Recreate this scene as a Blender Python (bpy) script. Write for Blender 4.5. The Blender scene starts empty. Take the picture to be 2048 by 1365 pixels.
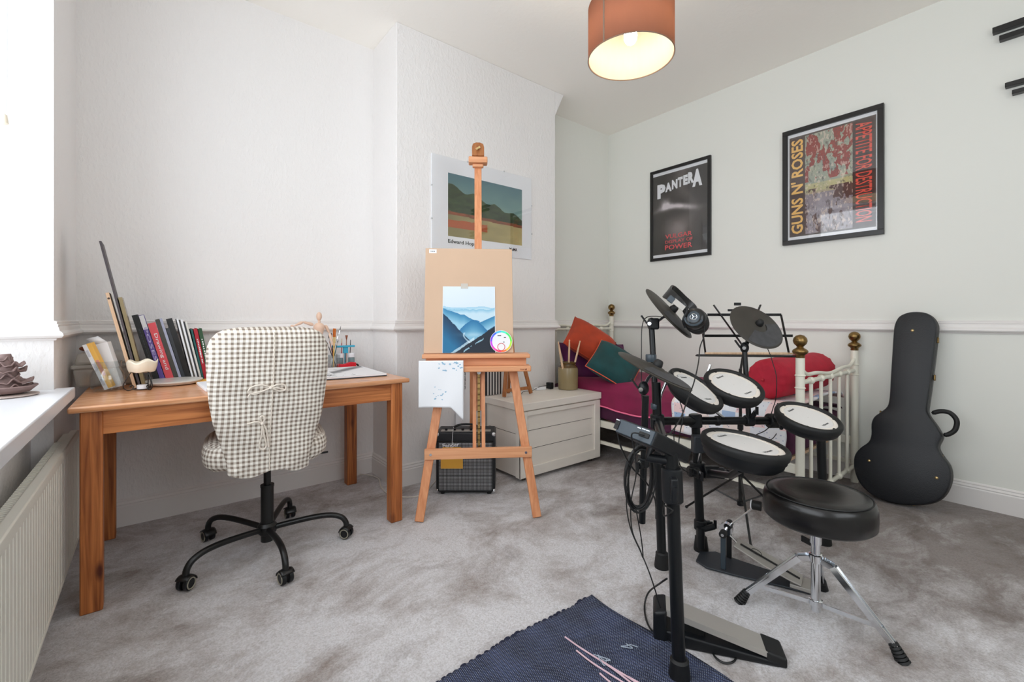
import bpy, bmesh, math, random
from mathutils import Vector, Matrix
random.seed(7)
sc = bpy.context.scene
COL = sc.collection
PI = math.pi
V = Vector

# ------------------------------------------------------------------ camera
FPX, CX, HY, CAMH = 895.0, 1024.0, 640.0, 1.05
TH = math.atan2(714.0, 895.0)
FW = V((math.sin(TH), math.cos(TH), 0)); RT = V((math.cos(TH), -math.sin(TH), 0)); UP = V((0, 0, 1))
CAM = V((0, 0, CAMH))
cam = bpy.data.cameras.new('camera'); camo = bpy.data.objects.new('camera', cam); COL.objects.link(camo)
camo.location = CAM; camo.rotation_euler = (PI/2, 0, -TH)
cam.sensor_width = 36; cam.lens = FPX/2048*36; cam.shift_y = -(682.5-HY)/2048; cam.clip_start = 0.02
sc.camera = camo

# ------------------------------------------------------------------ light
w = bpy.data.worlds.new('world'); sc.world = w; w.use_nodes = True
bgn = w.node_tree.nodes['Background']; bgn.inputs[0].default_value = (0.90, 0.95, 1.0, 1); bgn.inputs[1].default_value = 4.3
def portal(name, loc, rot, sx, sy):
    l = bpy.data.lights.new(name, 'AREA'); l.shape = 'RECTANGLE'; l.size = sx; l.size_y = sy
    o = bpy.data.objects.new(name, l); COL.objects.link(o); o.location = loc; o.rotation_euler = rot
    l.cycles.is_portal = True
    return o
portal('window_portal', (-0.66, 0.95, 1.70), (0, -PI/2, 0), 1.9, 3.0)
portal('added_window_portal', (1.15, -1.16, 1.75), (-PI/2, 0, PI), 1.5, 1.4)  # portal for the added window behind the camera
sc.view_settings.view_transform = 'Standard'
try: sc.view_settings.look = 'None'
except Exception: pass
sc.view_settings.gamma = 1.0
sc.view_settings.use_curve_mapping = False
sc.view_settings.exposure = 0.0
sc.cycles.max_bounces = 14; sc.cycles.diffuse_bounces = 8; sc.cycles.transparent_max_bounces = 12
sc.cycles.sample_clamp_indirect = 6.0

# ------------------------------------------------------------------ pixel -> place helpers (calibration of the room)
def ray(px, py): return FW + RT*((px-CX)/FPX) - UP*((py-HY)/FPX)
def P(px, py, d): return CAM + ray(px, py)*d
def Pz(px, py, z): r = ray(px, py); return CAM + r*((z-CAMH)/r.z)
def PX(px, py, x): r = ray(px, py); return CAM + r*(x/r.x)
def PY(px, py, y): r = ray(px, py); return CAM + r*(y/r.y)
def PP(px, py, p0, n): r = ray(px, py); return CAM + r*((p0-CAM).dot(n)/r.dot(n))

# ------------------------------------------------------------------ materials
def lin(v): v /= 255.0; return v/12.92 if v <= 0.04045 else ((v+0.055)/1.055)**2.4
def C(r, g, b): return (lin(r), lin(g), lin(b), 1)
def newmat(name):
    m = bpy.data.materials.new(name); m.use_nodes = True
    return m, m.node_tree.nodes, m.node_tree.links, m.node_tree.nodes['Principled BSDF']
def mat(name, col, rough=0.6, metal=0.0, var=0.0, vscale=6.0, bump=0.0, bscale=80.0, stretch=(1, 1, 1), spec=0.5, col2=None, sheen=0.0, coat=0.0, detail=4):
    m, N, L, b = newmat(name)
    b.inputs['Base Color'].default_value = col; b.inputs['Roughness'].default_value = rough; b.inputs['Metallic'].default_value = metal
    b.inputs['Specular IOR Level'].default_value = spec
    if sheen: b.inputs['Sheen Weight'].default_value = sheen
    if coat: b.inputs['Coat Weight'].default_value = coat; b.inputs['Coat Roughness'].default_value = 0.1
    tc = N.new('ShaderNodeTexCoord'); mp = N.new('ShaderNodeMapping'); mp.inputs['Scale'].default_value = stretch
    L.new(tc.outputs['Object'], mp.inputs['Vector'])
    if var or col2:
        n = N.new('ShaderNodeTexNoise'); n.inputs['Scale'].default_value = vscale; n.inputs['Detail'].default_value = detail
        L.new(mp.outputs[0], n.inputs['Vector'])
        r = N.new('ShaderNodeValToRGB'); r.color_ramp.elements[0].position = 0.33; r.color_ramp.elements[1].position = 0.67
        c2 = col2 if col2 else tuple([max(0, c*(1-var)) for c in col[:3]])+(1,)
        r.color_ramp.elements[0].color = c2; r.color_ramp.elements[1].color = col
        L.new(n.outputs['Fac'], r.inputs[0]); L.new(r.outputs[0], b.inputs['Base Color'])
    if bump:
        n2 = N.new('ShaderNodeTexNoise'); n2.inputs['Scale'].default_value = bscale; n2.inputs['Detail'].default_value = 3
        L.new(mp.outputs[0], n2.inputs['Vector'])
        bp = N.new('ShaderNodeBump'); bp.inputs['Strength'].default_value = min(1, bump); bp.inputs['Distance'].default_value = 0.004
        L.new(n2.outputs['Fac'], bp.inputs['Height']); L.new(bp.outputs[0], b.inputs['Normal'])
    return m
def woodmat(name, c1, c2, axis='x', rough=0.45, sc_=1.0, knots=True):
    m, N, L, b = newmat(name)
    b.inputs['Roughness'].default_value = rough
    tc = N.new('ShaderNodeTexCoord'); mp = N.new('ShaderNodeMapping')
    s = {'x': (0.9, 22, 22), 'y': (22, 0.9, 22), 'z': (22, 22, 0.9)}[axis]
    mp.inputs['Scale'].default_value = tuple(k*sc_ for k in s)
    L.new(tc.outputs['Object'], mp.inputs['Vector'])
    n = N.new('ShaderNodeTexNoise'); n.inputs['Scale'].default_value = 3.0; n.inputs['Detail'].default_value = 6; n.inputs['Distortion'].default_value = 0.6
    L.new(mp.outputs[0], n.inputs['Vector'])
    r = N.new('ShaderNodeValToRGB'); r.color_ramp.elements[0].position = 0.34; r.color_ramp.elements[1].position = 0.66
    r.color_ramp.elements[0].color = c2; r.color_ramp.elements[1].color = c1
    L.new(n.outputs['Fac'], r.inputs[0])
    out = r.outputs[0]
    if knots:
        mp2 = N.new('ShaderNodeMapping'); mp2.inputs['Scale'].default_value = {'x': (4, 11, 11), 'y': (11, 4, 11), 'z': (11, 11, 4)}[axis]
        L.new(tc.outputs['Object'], mp2.inputs['Vector'])
        v = N.new('ShaderNodeTexVoronoi'); v.inputs['Scale'].default_value = 0.9; L.new(mp2.outputs[0], v.inputs['Vector'])
        rr = N.new('ShaderNodeValToRGB'); rr.color_ramp.elements[0].position = 0.06; rr.color_ramp.elements[1].position = 0.16
        rr.color_ramp.elements[0].color = (0.22, 0.10, 0.05, 1); rr.color_ramp.elements[1].color = (1, 1, 1, 1)
        L.new(v.outputs['Distance'], rr.inputs[0])
        mx = N.new('ShaderNodeMix'); mx.data_type = 'RGBA'; mx.blend_type = 'MULTIPLY'; mx.inputs[0].default_value = 1
        L.new(out, mx.inputs[6]); L.new(rr.outputs[0], mx.inputs[7]); out = mx.outputs[2]
    L.new(out, b.inputs['Base Color'])
    bp = N.new('ShaderNodeBump'); bp.inputs['Strength'].default_value = 0.15; bp.inputs['Distance'].default_value = 0.002
    L.new(n.outputs['Fac'], bp.inputs['Height']); L.new(bp.outputs[0], b.inputs['Normal'])
    return m
def paintmat(name, rough=0.6, spec=0.4):
    m, N, L, b = newmat(name); b.inputs['Roughness'].default_value = rough; b.inputs['Specular IOR Level'].default_value = spec
    a = N.new('ShaderNodeVertexColor'); a.layer_name = 'Col'; L.new(a.outputs['Color'], b.inputs['Base Color'])
    return m
def glassmat(name, tint=(1, 1, 1, 1), refl=1.0, base=0.0, pw=5.0):
    m, N, L, b = newmat(name)
    out = N['Material Output']; N.remove(b)
    t = N.new('ShaderNodeBsdfTransparent'); t.inputs[0].default_value = tint
    g = N.new('ShaderNodeBsdfGlossy'); g.inputs['Roughness'].default_value = 0.02
    lw_ = N.new('ShaderNodeLayerWeight'); lw_.inputs[0].default_value = 0.5
    f5 = N.new('ShaderNodeMath'); f5.operation = 'POWER'; f5.inputs[1].default_value = pw; L.new(lw_.outputs['Facing'], f5.inputs[0])
    f = N.new('ShaderNodeMath'); f.operation = 'MULTIPLY_ADD'; f.inputs[1].default_value = 0.96; f.inputs[2].default_value = 0.04; L.new(f5.outputs[0], f.inputs[0])
    ad = N.new('ShaderNodeMath'); ad.operation = 'MULTIPLY_ADD'; ad.inputs[1].default_value = refl; ad.inputs[2].default_value = base; ad.use_clamp = True
    mx = N.new('ShaderNodeMixShader'); L.new(f.outputs[0], ad.inputs[0]); L.new(ad.outputs[0], mx.inputs[0]); L.new(t.outputs[0], mx.inputs[1]); L.new(g.outputs[0], mx.inputs[2])
    L.new(mx.outputs[0], out.inputs[0])
    return m
def emitmat(name, col, s):
    m, N, L, b = newmat(name); b.inputs['Emission Color'].default_value = col; b.inputs['Emission Strength'].default_value = s
    b.inputs['Base Color'].default_value = col
    return m

def wallmat(name, col, bump, scale):
    m, N, L, b = newmat(name)
    b.inputs['Base Color'].default_value = col; b.inputs['Roughness'].default_value = 0.75
    tc = N.new('ShaderNodeTexCoord'); mp = N.new('ShaderNodeMapping'); mp.inputs['Scale'].default_value = (1, 1, 0.55)
    L.new(tc.outputs['Object'], mp.inputs['Vector'])
    n = N.new('ShaderNodeTexNoise'); n.inputs['Scale'].default_value = scale; n.inputs['Detail'].default_value = 2.5
    L.new(mp.outputs[0], n.inputs['Vector'])
    r = N.new('ShaderNodeValToRGB'); r.color_ramp.elements[0].position = 0.45; r.color_ramp.elements[1].position = 0.68
    L.new(n.outputs['Fac'], r.inputs[0])
    bp = N.new('ShaderNodeBump'); bp.inputs['Strength'].default_value = bump; bp.inputs['Distance'].default_value = 0.004
    L.new(r.outputs[0], bp.inputs['Height']); L.new(bp.outputs[0], b.inputs['Normal'])
    return m
M = {}
M['wall_chip'] = wallmat('woodchip_paper', C(234, 232, 231), 0.30, 60)
M['wall_plain'] = wallmat('plain_paint', C(231, 232, 226), 0.05, 30)
M['ceil'] = wallmat('ceiling_paint', C(250, 247, 241), 0.08, 30)
M['trim'] = mat('gloss_trim', C(232, 229, 227), 0.35, bump=0.05, bscale=20)
M['sill'] = mat('sill_paint', C(228, 230, 234), 0.3, bump=0.04, bscale=14)
M['rad'] = mat('radiator_enamel', C(226, 224, 214), 0.35)
M['pine'] = woodmat('antique_pine_x', C(210, 134, 76), C(150, 80, 34), 'x')
M['pinetop'] = woodmat('pine_top', C(224, 172, 132), C(190, 128, 84), 'x', rough=0.24)  # paler than the other pine: window reflection put into the colour
M['piney'] = woodmat('antique_pine_y', C(210, 134, 76), C(150, 80, 34), 'y')
M['pinez'] = woodmat('antique_pine_z', C(200, 122, 64), C(132, 68, 26), 'z')
M['beechz'] = woodmat('easel_beech_z', C(222, 156, 112), C(202, 130, 86), 'z', knots=False)
M['beechx'] = woodmat('easel_beech_x', C(226, 166, 124), C(208, 142, 98), 'x', knots=False)
M['darkbeech'] = woodmat('small_easel_wood', C(178, 116, 66), C(148, 88, 46), 'z', knots=False)
M['mdf'] = mat('drawing_board', C(206, 176, 150), 0.7, var=0.05, vscale=4)
M['black'] = mat('black_powder_coat', C(16, 17, 18), 0.36, var=0.2, vscale=4)
M['tubeblack'] = mat('black_tube', C(17, 19, 21), 0.32, spec=0.3)
M['plastic'] = mat('dark_plastic', C(20, 22, 25), 0.42, spec=0.35)
M['greyplastic'] = mat('grey_plastic', C(52, 63, 72), 0.35)
M['slate'] = mat('slate_plastic', C(46, 50, 56), 0.45)
M['rubber'] = mat('black_rubber', C(14, 15, 16), 0.6)
M['cable'] = mat('black_cable', C(14, 15, 16), 0.5)
M['chrome'] = mat('chrome', C(225, 228, 232), 0.12, metal=1.0)
M['alu'] = mat('brushed_aluminium', C(176, 172, 166), 0.42, metal=0.35, bump=0.1, bscale=200)
M['brass'] = mat('antique_brass', C(150, 122, 78), 0.3, metal=1.0, var=0.35, vscale=20, stretch=(1, 1, 5))
M['gold'] = mat('pale_brass', C(205, 180, 130), 0.3, metal=0.9)
M['white'] = mat('white_paper', C(236, 238, 242), 0.7)
M['cream'] = mat('cream_metal', C(232, 230, 216), 0.35)
M['chest'] = mat('painted_chest', C(236, 230, 221), 0.38, var=0.04, vscale=5, bump=0.06, bscale=12, stretch=(1, 1, 4))
M['seam'] = mat('dark_gap', C(70, 60, 55), 0.9)
M['vinyl'] = mat('black_vinyl', C(18, 17, 17), 0.28, bump=0.08, bscale=60, var=0.2)
M['case'] = mat('black_tolex', C(22, 25, 31), 0.45, bump=0.35, bscale=260, var=0.25, vscale=3)
M['casetrim'] = mat('case_binding', C(70, 68, 62), 0.4)
M['meshhead'] = mat('mesh_head', C(218, 216, 214), 0.6, bump=0.1, bscale=500)
M['hoop'] = mat('cream_hoop', C(232, 224, 214), 0.5)
M['cymbal'] = mat('rubber_cymbal', C(56, 52, 46), 0.5, var=0.2, vscale=6)
M['cymbal2'] = mat('rubber_cymbal_strike', C(70, 70, 73), 0.6, var=0.3, vscale=30)
M['orange'] = mat('orange_velvet', C(186, 62, 24), 0.8, var=0.3, vscale=8, sheen=0.08, bump=0.3, bscale=9)
M['teal'] = mat('teal_velvet', C(4, 74, 76), 0.75, var=0.45, vscale=7, sheen=0.08, bump=0.3, bscale=14)
M['purple'] = mat('purple_cotton', C(94, 18, 82), 0.75, var=0.35, vscale=7, sheen=0.05, bump=0.3, bscale=10)
M['magenta'] = mat('magenta_duvet', C(142, 18, 74), 0.7, var=0.35, vscale=5, sheen=0.05, bump=0.3, bscale=8)
M['plum'] = mat('plum_sheet', C(78, 22, 60), 0.75, var=0.4, vscale=8, bump=0.4, bscale=10)
M['crimson'] = mat('crimson_bolster', C(186, 24, 52), 0.75, var=0.15, vscale=20, bump=0.15, bscale=140)
M['pink'] = mat('pink_piping', C(250, 120, 160), 0.6)
M['piping'] = mat('orange_piping', C(222, 92, 58), 0.6)
M['cord'] = mat('cotton_cord', C(226, 216, 204), 0.8)
M['lampin'] = None
M['stone'] = mat('stoneware', C(150, 134, 98), 0.25, var=0.15, vscale=5)
M['stonetop'] = mat('stoneware_neck', C(104, 78, 38), 0.22, var=0.3, vscale=7)
M['stick'] = woodmat('drumstick_wood', C(232, 200, 168), C(214, 176, 140), 'z', knots=False)
M['clay'] = mat('mauve_clay', C(140, 116, 112), 0.7, var=0.3, vscale=20, bump=0.3, bscale=40)
M['shell'] = mat('clay_pale', C(196, 180, 172), 0.7, var=0.2, vscale=10)
M['ceramic'] = mat('cream_ceramic', C(236, 226, 206), 0.25)
M['marble'] = mat('marble_plate', C(224, 222, 216), 0.3, var=0.12, vscale=10)
M['terracotta'] = mat('rust_brown', C(140, 76, 48), 0.7)
M['red'] = mat('red_plastic', C(206, 24, 44), 0.35)
M['blue'] = mat('blue_card', C(40, 92, 170), 0.5)
M['turq'] = mat('turquoise_plastic', C(60, 172, 206), 0.4)
M['mannequin'] = mat('pale_beech', C(226, 194, 172), 0.5)
M['caster'] = mat('caster_grey', C(150, 145, 130), 0.5)
M['paint'] = paintmat('painted_print', 0.55)
M['paintgloss'] = paintmat('glossy_print', 0.35)
M['glass'] = glassmat('clear_glass', (0.90, 0.93, 0.94, 1), 0.75, 0.05, 2.5)
M['pane'] = glassmat('window_pane', (1, 1, 1, 1), 1.0, 0.0)
M['pictureglass'] = glassmat('picture_glass', (1, 1, 1, 1), 1.3, 0.0)
M['frameblk'] = mat('black_frame', C(26, 25, 25), 0.35)
M['yellow'] = mat('yellow_card', C(238, 186, 90), 0.6)
M['umber'] = mat('umber_board', C(72, 64, 68), 0.5)
M['grille_v'] = mat('silver_piping', C(150, 150, 150), 0.4, metal=0.5)
M['darkred'] = mat('deep_red_card', C(170, 20, 40), 0.5)
M['offwhitecable'] = mat('white_cable', C(220, 214, 205), 0.5)
M['frosted'] = None

def frosted():
    m, N, L, b = newmat('cloudy_plastic')
    out = N['Material Output']
    b.inputs['Base Color'].default_value = C(226, 224, 218); b.inputs['Roughness'].default_value = 0.3
    t = N.new('ShaderNodeBsdfTransparent'); t.inputs[0].default_value = (0.95, 0.93, 0.9, 1)
    mx = N.new('ShaderNodeMixShader'); mx.inputs[0].default_value = 0.5
    L.new(t.outputs[0], mx.inputs[1]); L.new(b.outputs[0], mx.inputs[2]); L.new(mx.outputs[0], out.inputs[0])
    return m
M['frosted'] = frosted()

def shademat(name, col, trans, tf=0.6):
    m, N, L, b = newmat(name)
    out = N['Material Output']; N.remove(b)
    tc = N.new('ShaderNodeTexCoord'); n = N.new('ShaderNodeTexNoise'); n.inputs['Scale'].default_value = 60
    mp = N.new('ShaderNodeMapping'); mp.inputs['Scale'].default_value = (1, 1, 0.2)
    L.new(tc.outputs['Object'], mp.inputs[0]); L.new(mp.outputs[0], n.inputs['Vector'])
    r = N.new('ShaderNodeValToRGB'); r.color_ramp.elements[0].color = tuple(c*0.85 for c in col[:3])+(1,); r.color_ramp.elements[1].color = col
    L.new(n.outputs['Fac'], r.inputs[0])
    d = N.new('ShaderNodeBsdfDiffuse'); L.new(r.outputs[0], d.inputs[0])
    t = N.new('ShaderNodeBsdfTranslucent'); t.inputs[0].default_value = trans
    mx = N.new('ShaderNodeMixShader'); mx.inputs[0].default_value = tf
    L.new(d.outputs[0], mx.inputs[1]); L.new(t.outputs[0], mx.inputs[2]); L.new(mx.outputs[0], out.inputs[0])
    return m
M['shade'] = shademat('shade_linen', C(176, 128, 112), (0.62, 0.42, 0.32, 1))
M['lampin'] = shademat('shade_lining', C(214, 204, 184), (0.85, 0.76, 0.64, 1), 0.45)

def carpetmat():
    m, N, L, b = newmat('carpet_pile')
    b.inputs['Roughness'].default_value = 0.95; b.inputs['Specular IOR Level'].default_value = 0.1
    b.inputs['Sheen Weight'].default_value = 0.25
    tc = N.new('ShaderNodeTexCoord')
    def nz(scale, det, rough=0.6, dist=0.0, st=None):
        n = N.new('ShaderNodeTexNoise'); n.inputs['Scale'].default_value = scale; n.inputs['Detail'].default_value = det; n.inputs['Roughness'].default_value = rough; n.inputs['Distortion'].default_value = dist
        if st:
            mp = N.new('ShaderNodeMapping'); mp.inputs['Scale'].default_value = st; L.new(tc.outputs['Object'], mp.inputs[0]); L.new(mp.outputs[0], n.inputs['Vector'])
        else: L.new(tc.outputs['Object'], n.inputs['Vector'])
        return n
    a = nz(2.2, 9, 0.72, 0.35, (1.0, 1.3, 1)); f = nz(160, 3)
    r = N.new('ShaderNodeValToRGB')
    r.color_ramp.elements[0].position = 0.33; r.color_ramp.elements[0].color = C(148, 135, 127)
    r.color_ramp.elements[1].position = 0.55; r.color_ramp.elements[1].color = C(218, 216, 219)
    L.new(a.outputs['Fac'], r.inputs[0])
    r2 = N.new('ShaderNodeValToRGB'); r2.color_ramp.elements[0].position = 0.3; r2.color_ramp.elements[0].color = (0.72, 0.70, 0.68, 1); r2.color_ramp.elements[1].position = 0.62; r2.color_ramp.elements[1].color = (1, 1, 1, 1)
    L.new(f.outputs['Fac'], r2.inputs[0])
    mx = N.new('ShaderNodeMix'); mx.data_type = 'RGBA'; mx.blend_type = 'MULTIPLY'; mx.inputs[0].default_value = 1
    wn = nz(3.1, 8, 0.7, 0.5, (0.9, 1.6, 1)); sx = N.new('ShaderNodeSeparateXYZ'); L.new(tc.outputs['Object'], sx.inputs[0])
    mr = N.new('ShaderNodeMapRange'); mr.inputs[1].default_value = 0.1; mr.inputs[2].default_value = 1.3; mr.inputs[3].default_value = 0.0; mr.inputs[4].default_value = 0.34; L.new(sx.outputs[0], mr.inputs[0])  # darkens toward the right wall: worn patches plus light falloff put into the colour
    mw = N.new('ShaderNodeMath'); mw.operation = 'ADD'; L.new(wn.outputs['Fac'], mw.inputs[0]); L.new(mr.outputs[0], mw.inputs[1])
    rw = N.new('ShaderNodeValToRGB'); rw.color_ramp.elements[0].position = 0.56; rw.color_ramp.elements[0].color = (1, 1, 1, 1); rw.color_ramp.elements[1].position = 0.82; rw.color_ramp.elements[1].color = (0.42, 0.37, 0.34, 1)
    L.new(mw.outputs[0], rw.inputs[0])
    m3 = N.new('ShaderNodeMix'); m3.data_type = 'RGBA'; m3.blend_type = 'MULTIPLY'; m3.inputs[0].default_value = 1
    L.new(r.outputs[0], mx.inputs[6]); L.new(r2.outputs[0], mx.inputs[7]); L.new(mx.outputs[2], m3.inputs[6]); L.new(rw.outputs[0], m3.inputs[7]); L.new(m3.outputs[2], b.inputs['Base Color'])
    g = nz(90, 4, 0.7); h = nz(7, 4, 0.6, 0.8)
    ad = N.new('ShaderNodeMath'); ad.operation = 'MULTIPLY_ADD'; ad.inputs[1].default_value = 2.0
    L.new(h.outputs['Fac'], ad.inputs[0]); L.new(g.outputs['Fac'], ad.inputs[2])
    bp = N.new('ShaderNodeBump'); bp.inputs['Strength'].default_value = 0.8; bp.inputs['Distance'].default_value = 0.008
    L.new(ad.outputs[0], bp.inputs['Height']); L.new(bp.outputs[0], b.inputs['Normal'])
    return m
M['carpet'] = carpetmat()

def ginghammat():
    m, N, L, b = newmat('gingham_cotton'); b.inputs['Roughness'].default_value = 0.85
    tc = N.new('ShaderNodeTexCoord'); sp = N.new('ShaderNodeSeparateXYZ'); L.new(tc.outputs['UV'], sp.inputs[0])
    def stripe(sock):
        a = N.new('ShaderNodeMath'); a.operation = 'MULTIPLY'; a.inputs[1].default_value = 1/0.0185; L.new(sock, a.inputs[0])
        f = N.new('ShaderNodeMath'); f.operation = 'FRACT'; L.new(a.outputs[0], f.inputs[0])
        g = N.new('ShaderNodeMath'); g.operation = 'GREATER_THAN'; g.inputs[1].default_value = 0.52; L.new(f.outputs[0], g.inputs[0])
        return g
    s1, s2 = stripe(sp.outputs[0]), stripe(sp.outputs[1])
    ad = N.new('ShaderNodeMath'); ad.operation = 'ADD'; L.new(s1.outputs[0], ad.inputs[0]); L.new(s2.outputs[0], ad.inputs[1])
    dv = N.new('ShaderNodeMath'); dv.operation = 'MULTIPLY'; dv.inputs[1].default_value = 0.5; L.new(ad.outputs[0], dv.inputs[0])
    r = N.new('ShaderNodeValToRGB'); r.color_ramp.interpolation = 'CONSTANT'
    r.color_ramp.elements[0].color = C(244, 240, 232); r.color_ramp.elements[1].position = 0.75; r.color_ramp.elements[1].color = C(134, 120, 108)
    e = r.color_ramp.elements.new(0.25); e.color = C(204, 195, 184)
    L.new(dv.outputs[0], r.inputs[0]); L.new(r.outputs[0], b.inputs['Base Color'])
    n = N.new('ShaderNodeTexNoise'); n.inputs['Scale'].default_value = 9; n.inputs['Detail'].default_value = 3; n.inputs['Distortion'].default_value = 0.6
    L.new(tc.outputs['Object'], n.inputs['Vector'])
    bp = N.new('ShaderNodeBump'); bp.inputs['Strength'].default_value = 0.5; bp.inputs['Distance'].default_value = 0.02
    L.new(n.outputs['Fac'], bp.inputs['Height']); L.new(bp.outputs[0], b.inputs['Normal'])
    return m
M['gingham'] = ginghammat()

def ragmat():
    m, N, L, b = newmat('navy_rag_weave'); b.inputs['Roughness'].default_value = 0.9
    tc = N.new('ShaderNodeTexCoord'); sp = N.new('ShaderNodeSeparateXYZ')
    nd = N.new('ShaderNodeTexNoise'); nd.inputs['Scale'].default_value = 5; L.new(tc.outputs['Object'], nd.inputs['Vector'])
    va = N.new('ShaderNodeVectorMath'); va.operation = 'MULTIPLY_ADD'; va.inputs[1].default_value = (0.02, 0.02, 0)
    L.new(nd.outputs['Color'], va.inputs[0]); L.new(tc.outputs['Object'], va.inputs[2]); L.new(va.outputs[0], sp.inputs[0])
    def wav(sock, per):
        a = N.new('ShaderNodeMath'); a.operation = 'MULTIPLY'; a.inputs[1].default_value = 2*PI/per; L.new(sock, a.inputs[0])
        s = N.new('ShaderNodeMath'); s.operation = 'SINE'; L.new(a.outputs[0], s.inputs[0]); return s
    wx = wav(sp.outputs[0], 0.0105); wy = wav(sp.outputs[1], 0.0065)
    n = N.new('ShaderNodeTexNoise'); n.inputs['Scale'].default_value = 12; n.inputs['Detail'].default_value = 4
    L.new(tc.outputs['Object'], n.inputs['Vector'])
    r = N.new('ShaderNodeValToRGB'); r.color_ramp.elements[0].position = 0.35; r.color_ramp.elements[0].color = C(34, 40, 66); r.color_ramp.elements[1].position = 0.65; r.color_ramp.elements[1].color = C(56, 66, 100)
    L.new(n.outputs['Fac'], r.inputs[0])
    # light warp threads show in the grooves
    lt = N.new('ShaderNodeMath'); lt.operation = 'MULTIPLY'; L.new(wx.outputs[0], lt.inputs[0]); L.new(wy.outputs[0], lt.inputs[1])
    gt = N.new('ShaderNodeMath'); gt.operation = 'GREATER_THAN'; gt.inputs[1].default_value = 0.60; L.new(lt.outputs[0], gt.inputs[0])
    fa = N.new('ShaderNodeMath'); fa.operation = 'MULTIPLY'; fa.inputs[1].default_value = 0.75; L.new(gt.outputs[0], fa.inputs[0])
    mx = N.new('ShaderNodeMix'); mx.data_type = 'RGBA'; L.new(fa.outputs[0], mx.inputs[0]); L.new(r.outputs[0], mx.inputs[6]); mx.inputs[7].default_value = C(170, 180, 200)
    L.new(mx.outputs[2], b.inputs['Base Color'])
    bp = N.new('ShaderNodeBump'); bp.inputs['Strength'].default_value = 0.9; bp.inputs['Distance'].default_value = 0.003
    L.new(wx.outputs[0], bp.inputs['Height']); L.new(bp.outputs[0], b.inputs['Normal'])
    return m
M['rag'] = ragmat()

def quiltmat():
    m, N, L, b = newmat('patchwork_quilt'); b.inputs['Roughness'].default_value = 0.85
    tc = N.new('ShaderNodeTexCoord')
    v = N.new('ShaderNodeTexVoronoi'); v.distance = 'CHEBYCHEV'; v.inputs['Scale'].default_value = 13; v.inputs['Randomness'].default_value = 0.0
    L.new(tc.outputs['UV'], v.inputs['Vector'])
    w_ = N.new('ShaderNodeTexWhiteNoise'); L.new(v.outputs['Position'], w_.inputs['Vector'])
    r = N.new('ShaderNodeValToRGB'); r.color_ramp.interpolation = 'CONSTANT'
    r.color_ramp.elements[0].color = C(232, 232, 236); r.color_ramp.elements[1].position = 0.35; r.color_ramp.elements[1].color = C(236, 206, 206)
    for p, c in ((0.55, C(226, 228, 234)), (0.72, C(160, 184, 216)), (0.85, C(238, 222, 216))):
        e = r.color_ramp.elements.new(p); e.color = c
    L.new(w_.outputs['Value'], r.inputs[0])
    v2 = N.new('ShaderNodeTexVoronoi'); v2.inputs['Scale'].default_value = 46; L.new(tc.outputs['UV'], v2.inputs['Vector'])
    r2 = N.new('ShaderNodeValToRGB'); r2.color_ramp.interpolation = 'CONSTANT'; r2.color_ramp.elements[0].color = (0.35, 0.4, 0.6, 1); r2.color_ramp.elements[1].position = 0.2; r2.color_ramp.elements[1].color = (1, 1, 1, 1)
    L.new(v2.outputs['Distance'], r2.inputs[0])
    mx = N.new('ShaderNodeMix'); mx.data_type = 'RGBA'; mx.blend_type = 'MULTIPLY'; mx.inputs[0].default_value = 0.7
    L.new(r.outputs[0], mx.inputs[6]); L.new(r2.outputs[0], mx.inputs[7]); L.new(mx.outputs[2], b.inputs['Base Color'])
    n = N.new('ShaderNodeTexNoise'); n.inputs['Scale'].default_value = 14; L.new(tc.outputs['Object'], n.inputs['Vector'])
    bp = N.new('ShaderNodeBump'); bp.inputs['Strength'].default_value = 0.4; bp.inputs['Distance'].default_value = 0.01
    L.new(n.outputs['Fac'], bp.inputs['Height']); L.new(bp.outputs[0], b.inputs['Normal'])
    return m
M['quilt'] = quiltmat()

def grillemat():
    m, N, L, b = newmat('silver_grille_cloth'); b.inputs['Roughness'].default_value = 0.5
    tc = N.new('ShaderNodeTexCoord'); sp = N.new('ShaderNodeSeparateXYZ'); L.new(tc.outputs['Object'], sp.inputs[0])
    def wav(sock, per):
        a = N.new('ShaderNodeMath'); a.operation = 'MULTIPLY'; a.inputs[1].default_value = 2*PI/per; L.new(sock, a.inputs[0])
        s = N.new('ShaderNodeMath'); s.operation = 'SINE'; L.new(a.outputs[0], s.inputs[0]); return s
    a, c = wav(sp.outputs[0], 0.0075), wav(sp.outputs[2], 0.0085)
    m1 = N.new('ShaderNodeMath'); m1.operation = 'ADD'; L.new(a.outputs[0], m1.inputs[0]); L.new(c.outputs[0], m1.inputs[1])
    r = N.new('ShaderNodeValToRGB'); r.color_ramp.elements[0].position = 0.1; r.color_ramp.elements[0].color = C(22, 22, 24); r.color_ramp.elements[1].position = 0.9; r.color_ramp.elements[1].color = C(176, 178, 182)
    L.new(m1.outputs[0], r.inputs[0]); L.new(r.outputs[0], b.inputs['Base Color'])
    return m
M['grille'] = grillemat()
M['bulb'] = emitmat('lit_bulb', (1.0, 0.86, 0.68, 1), 125.0)
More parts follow.
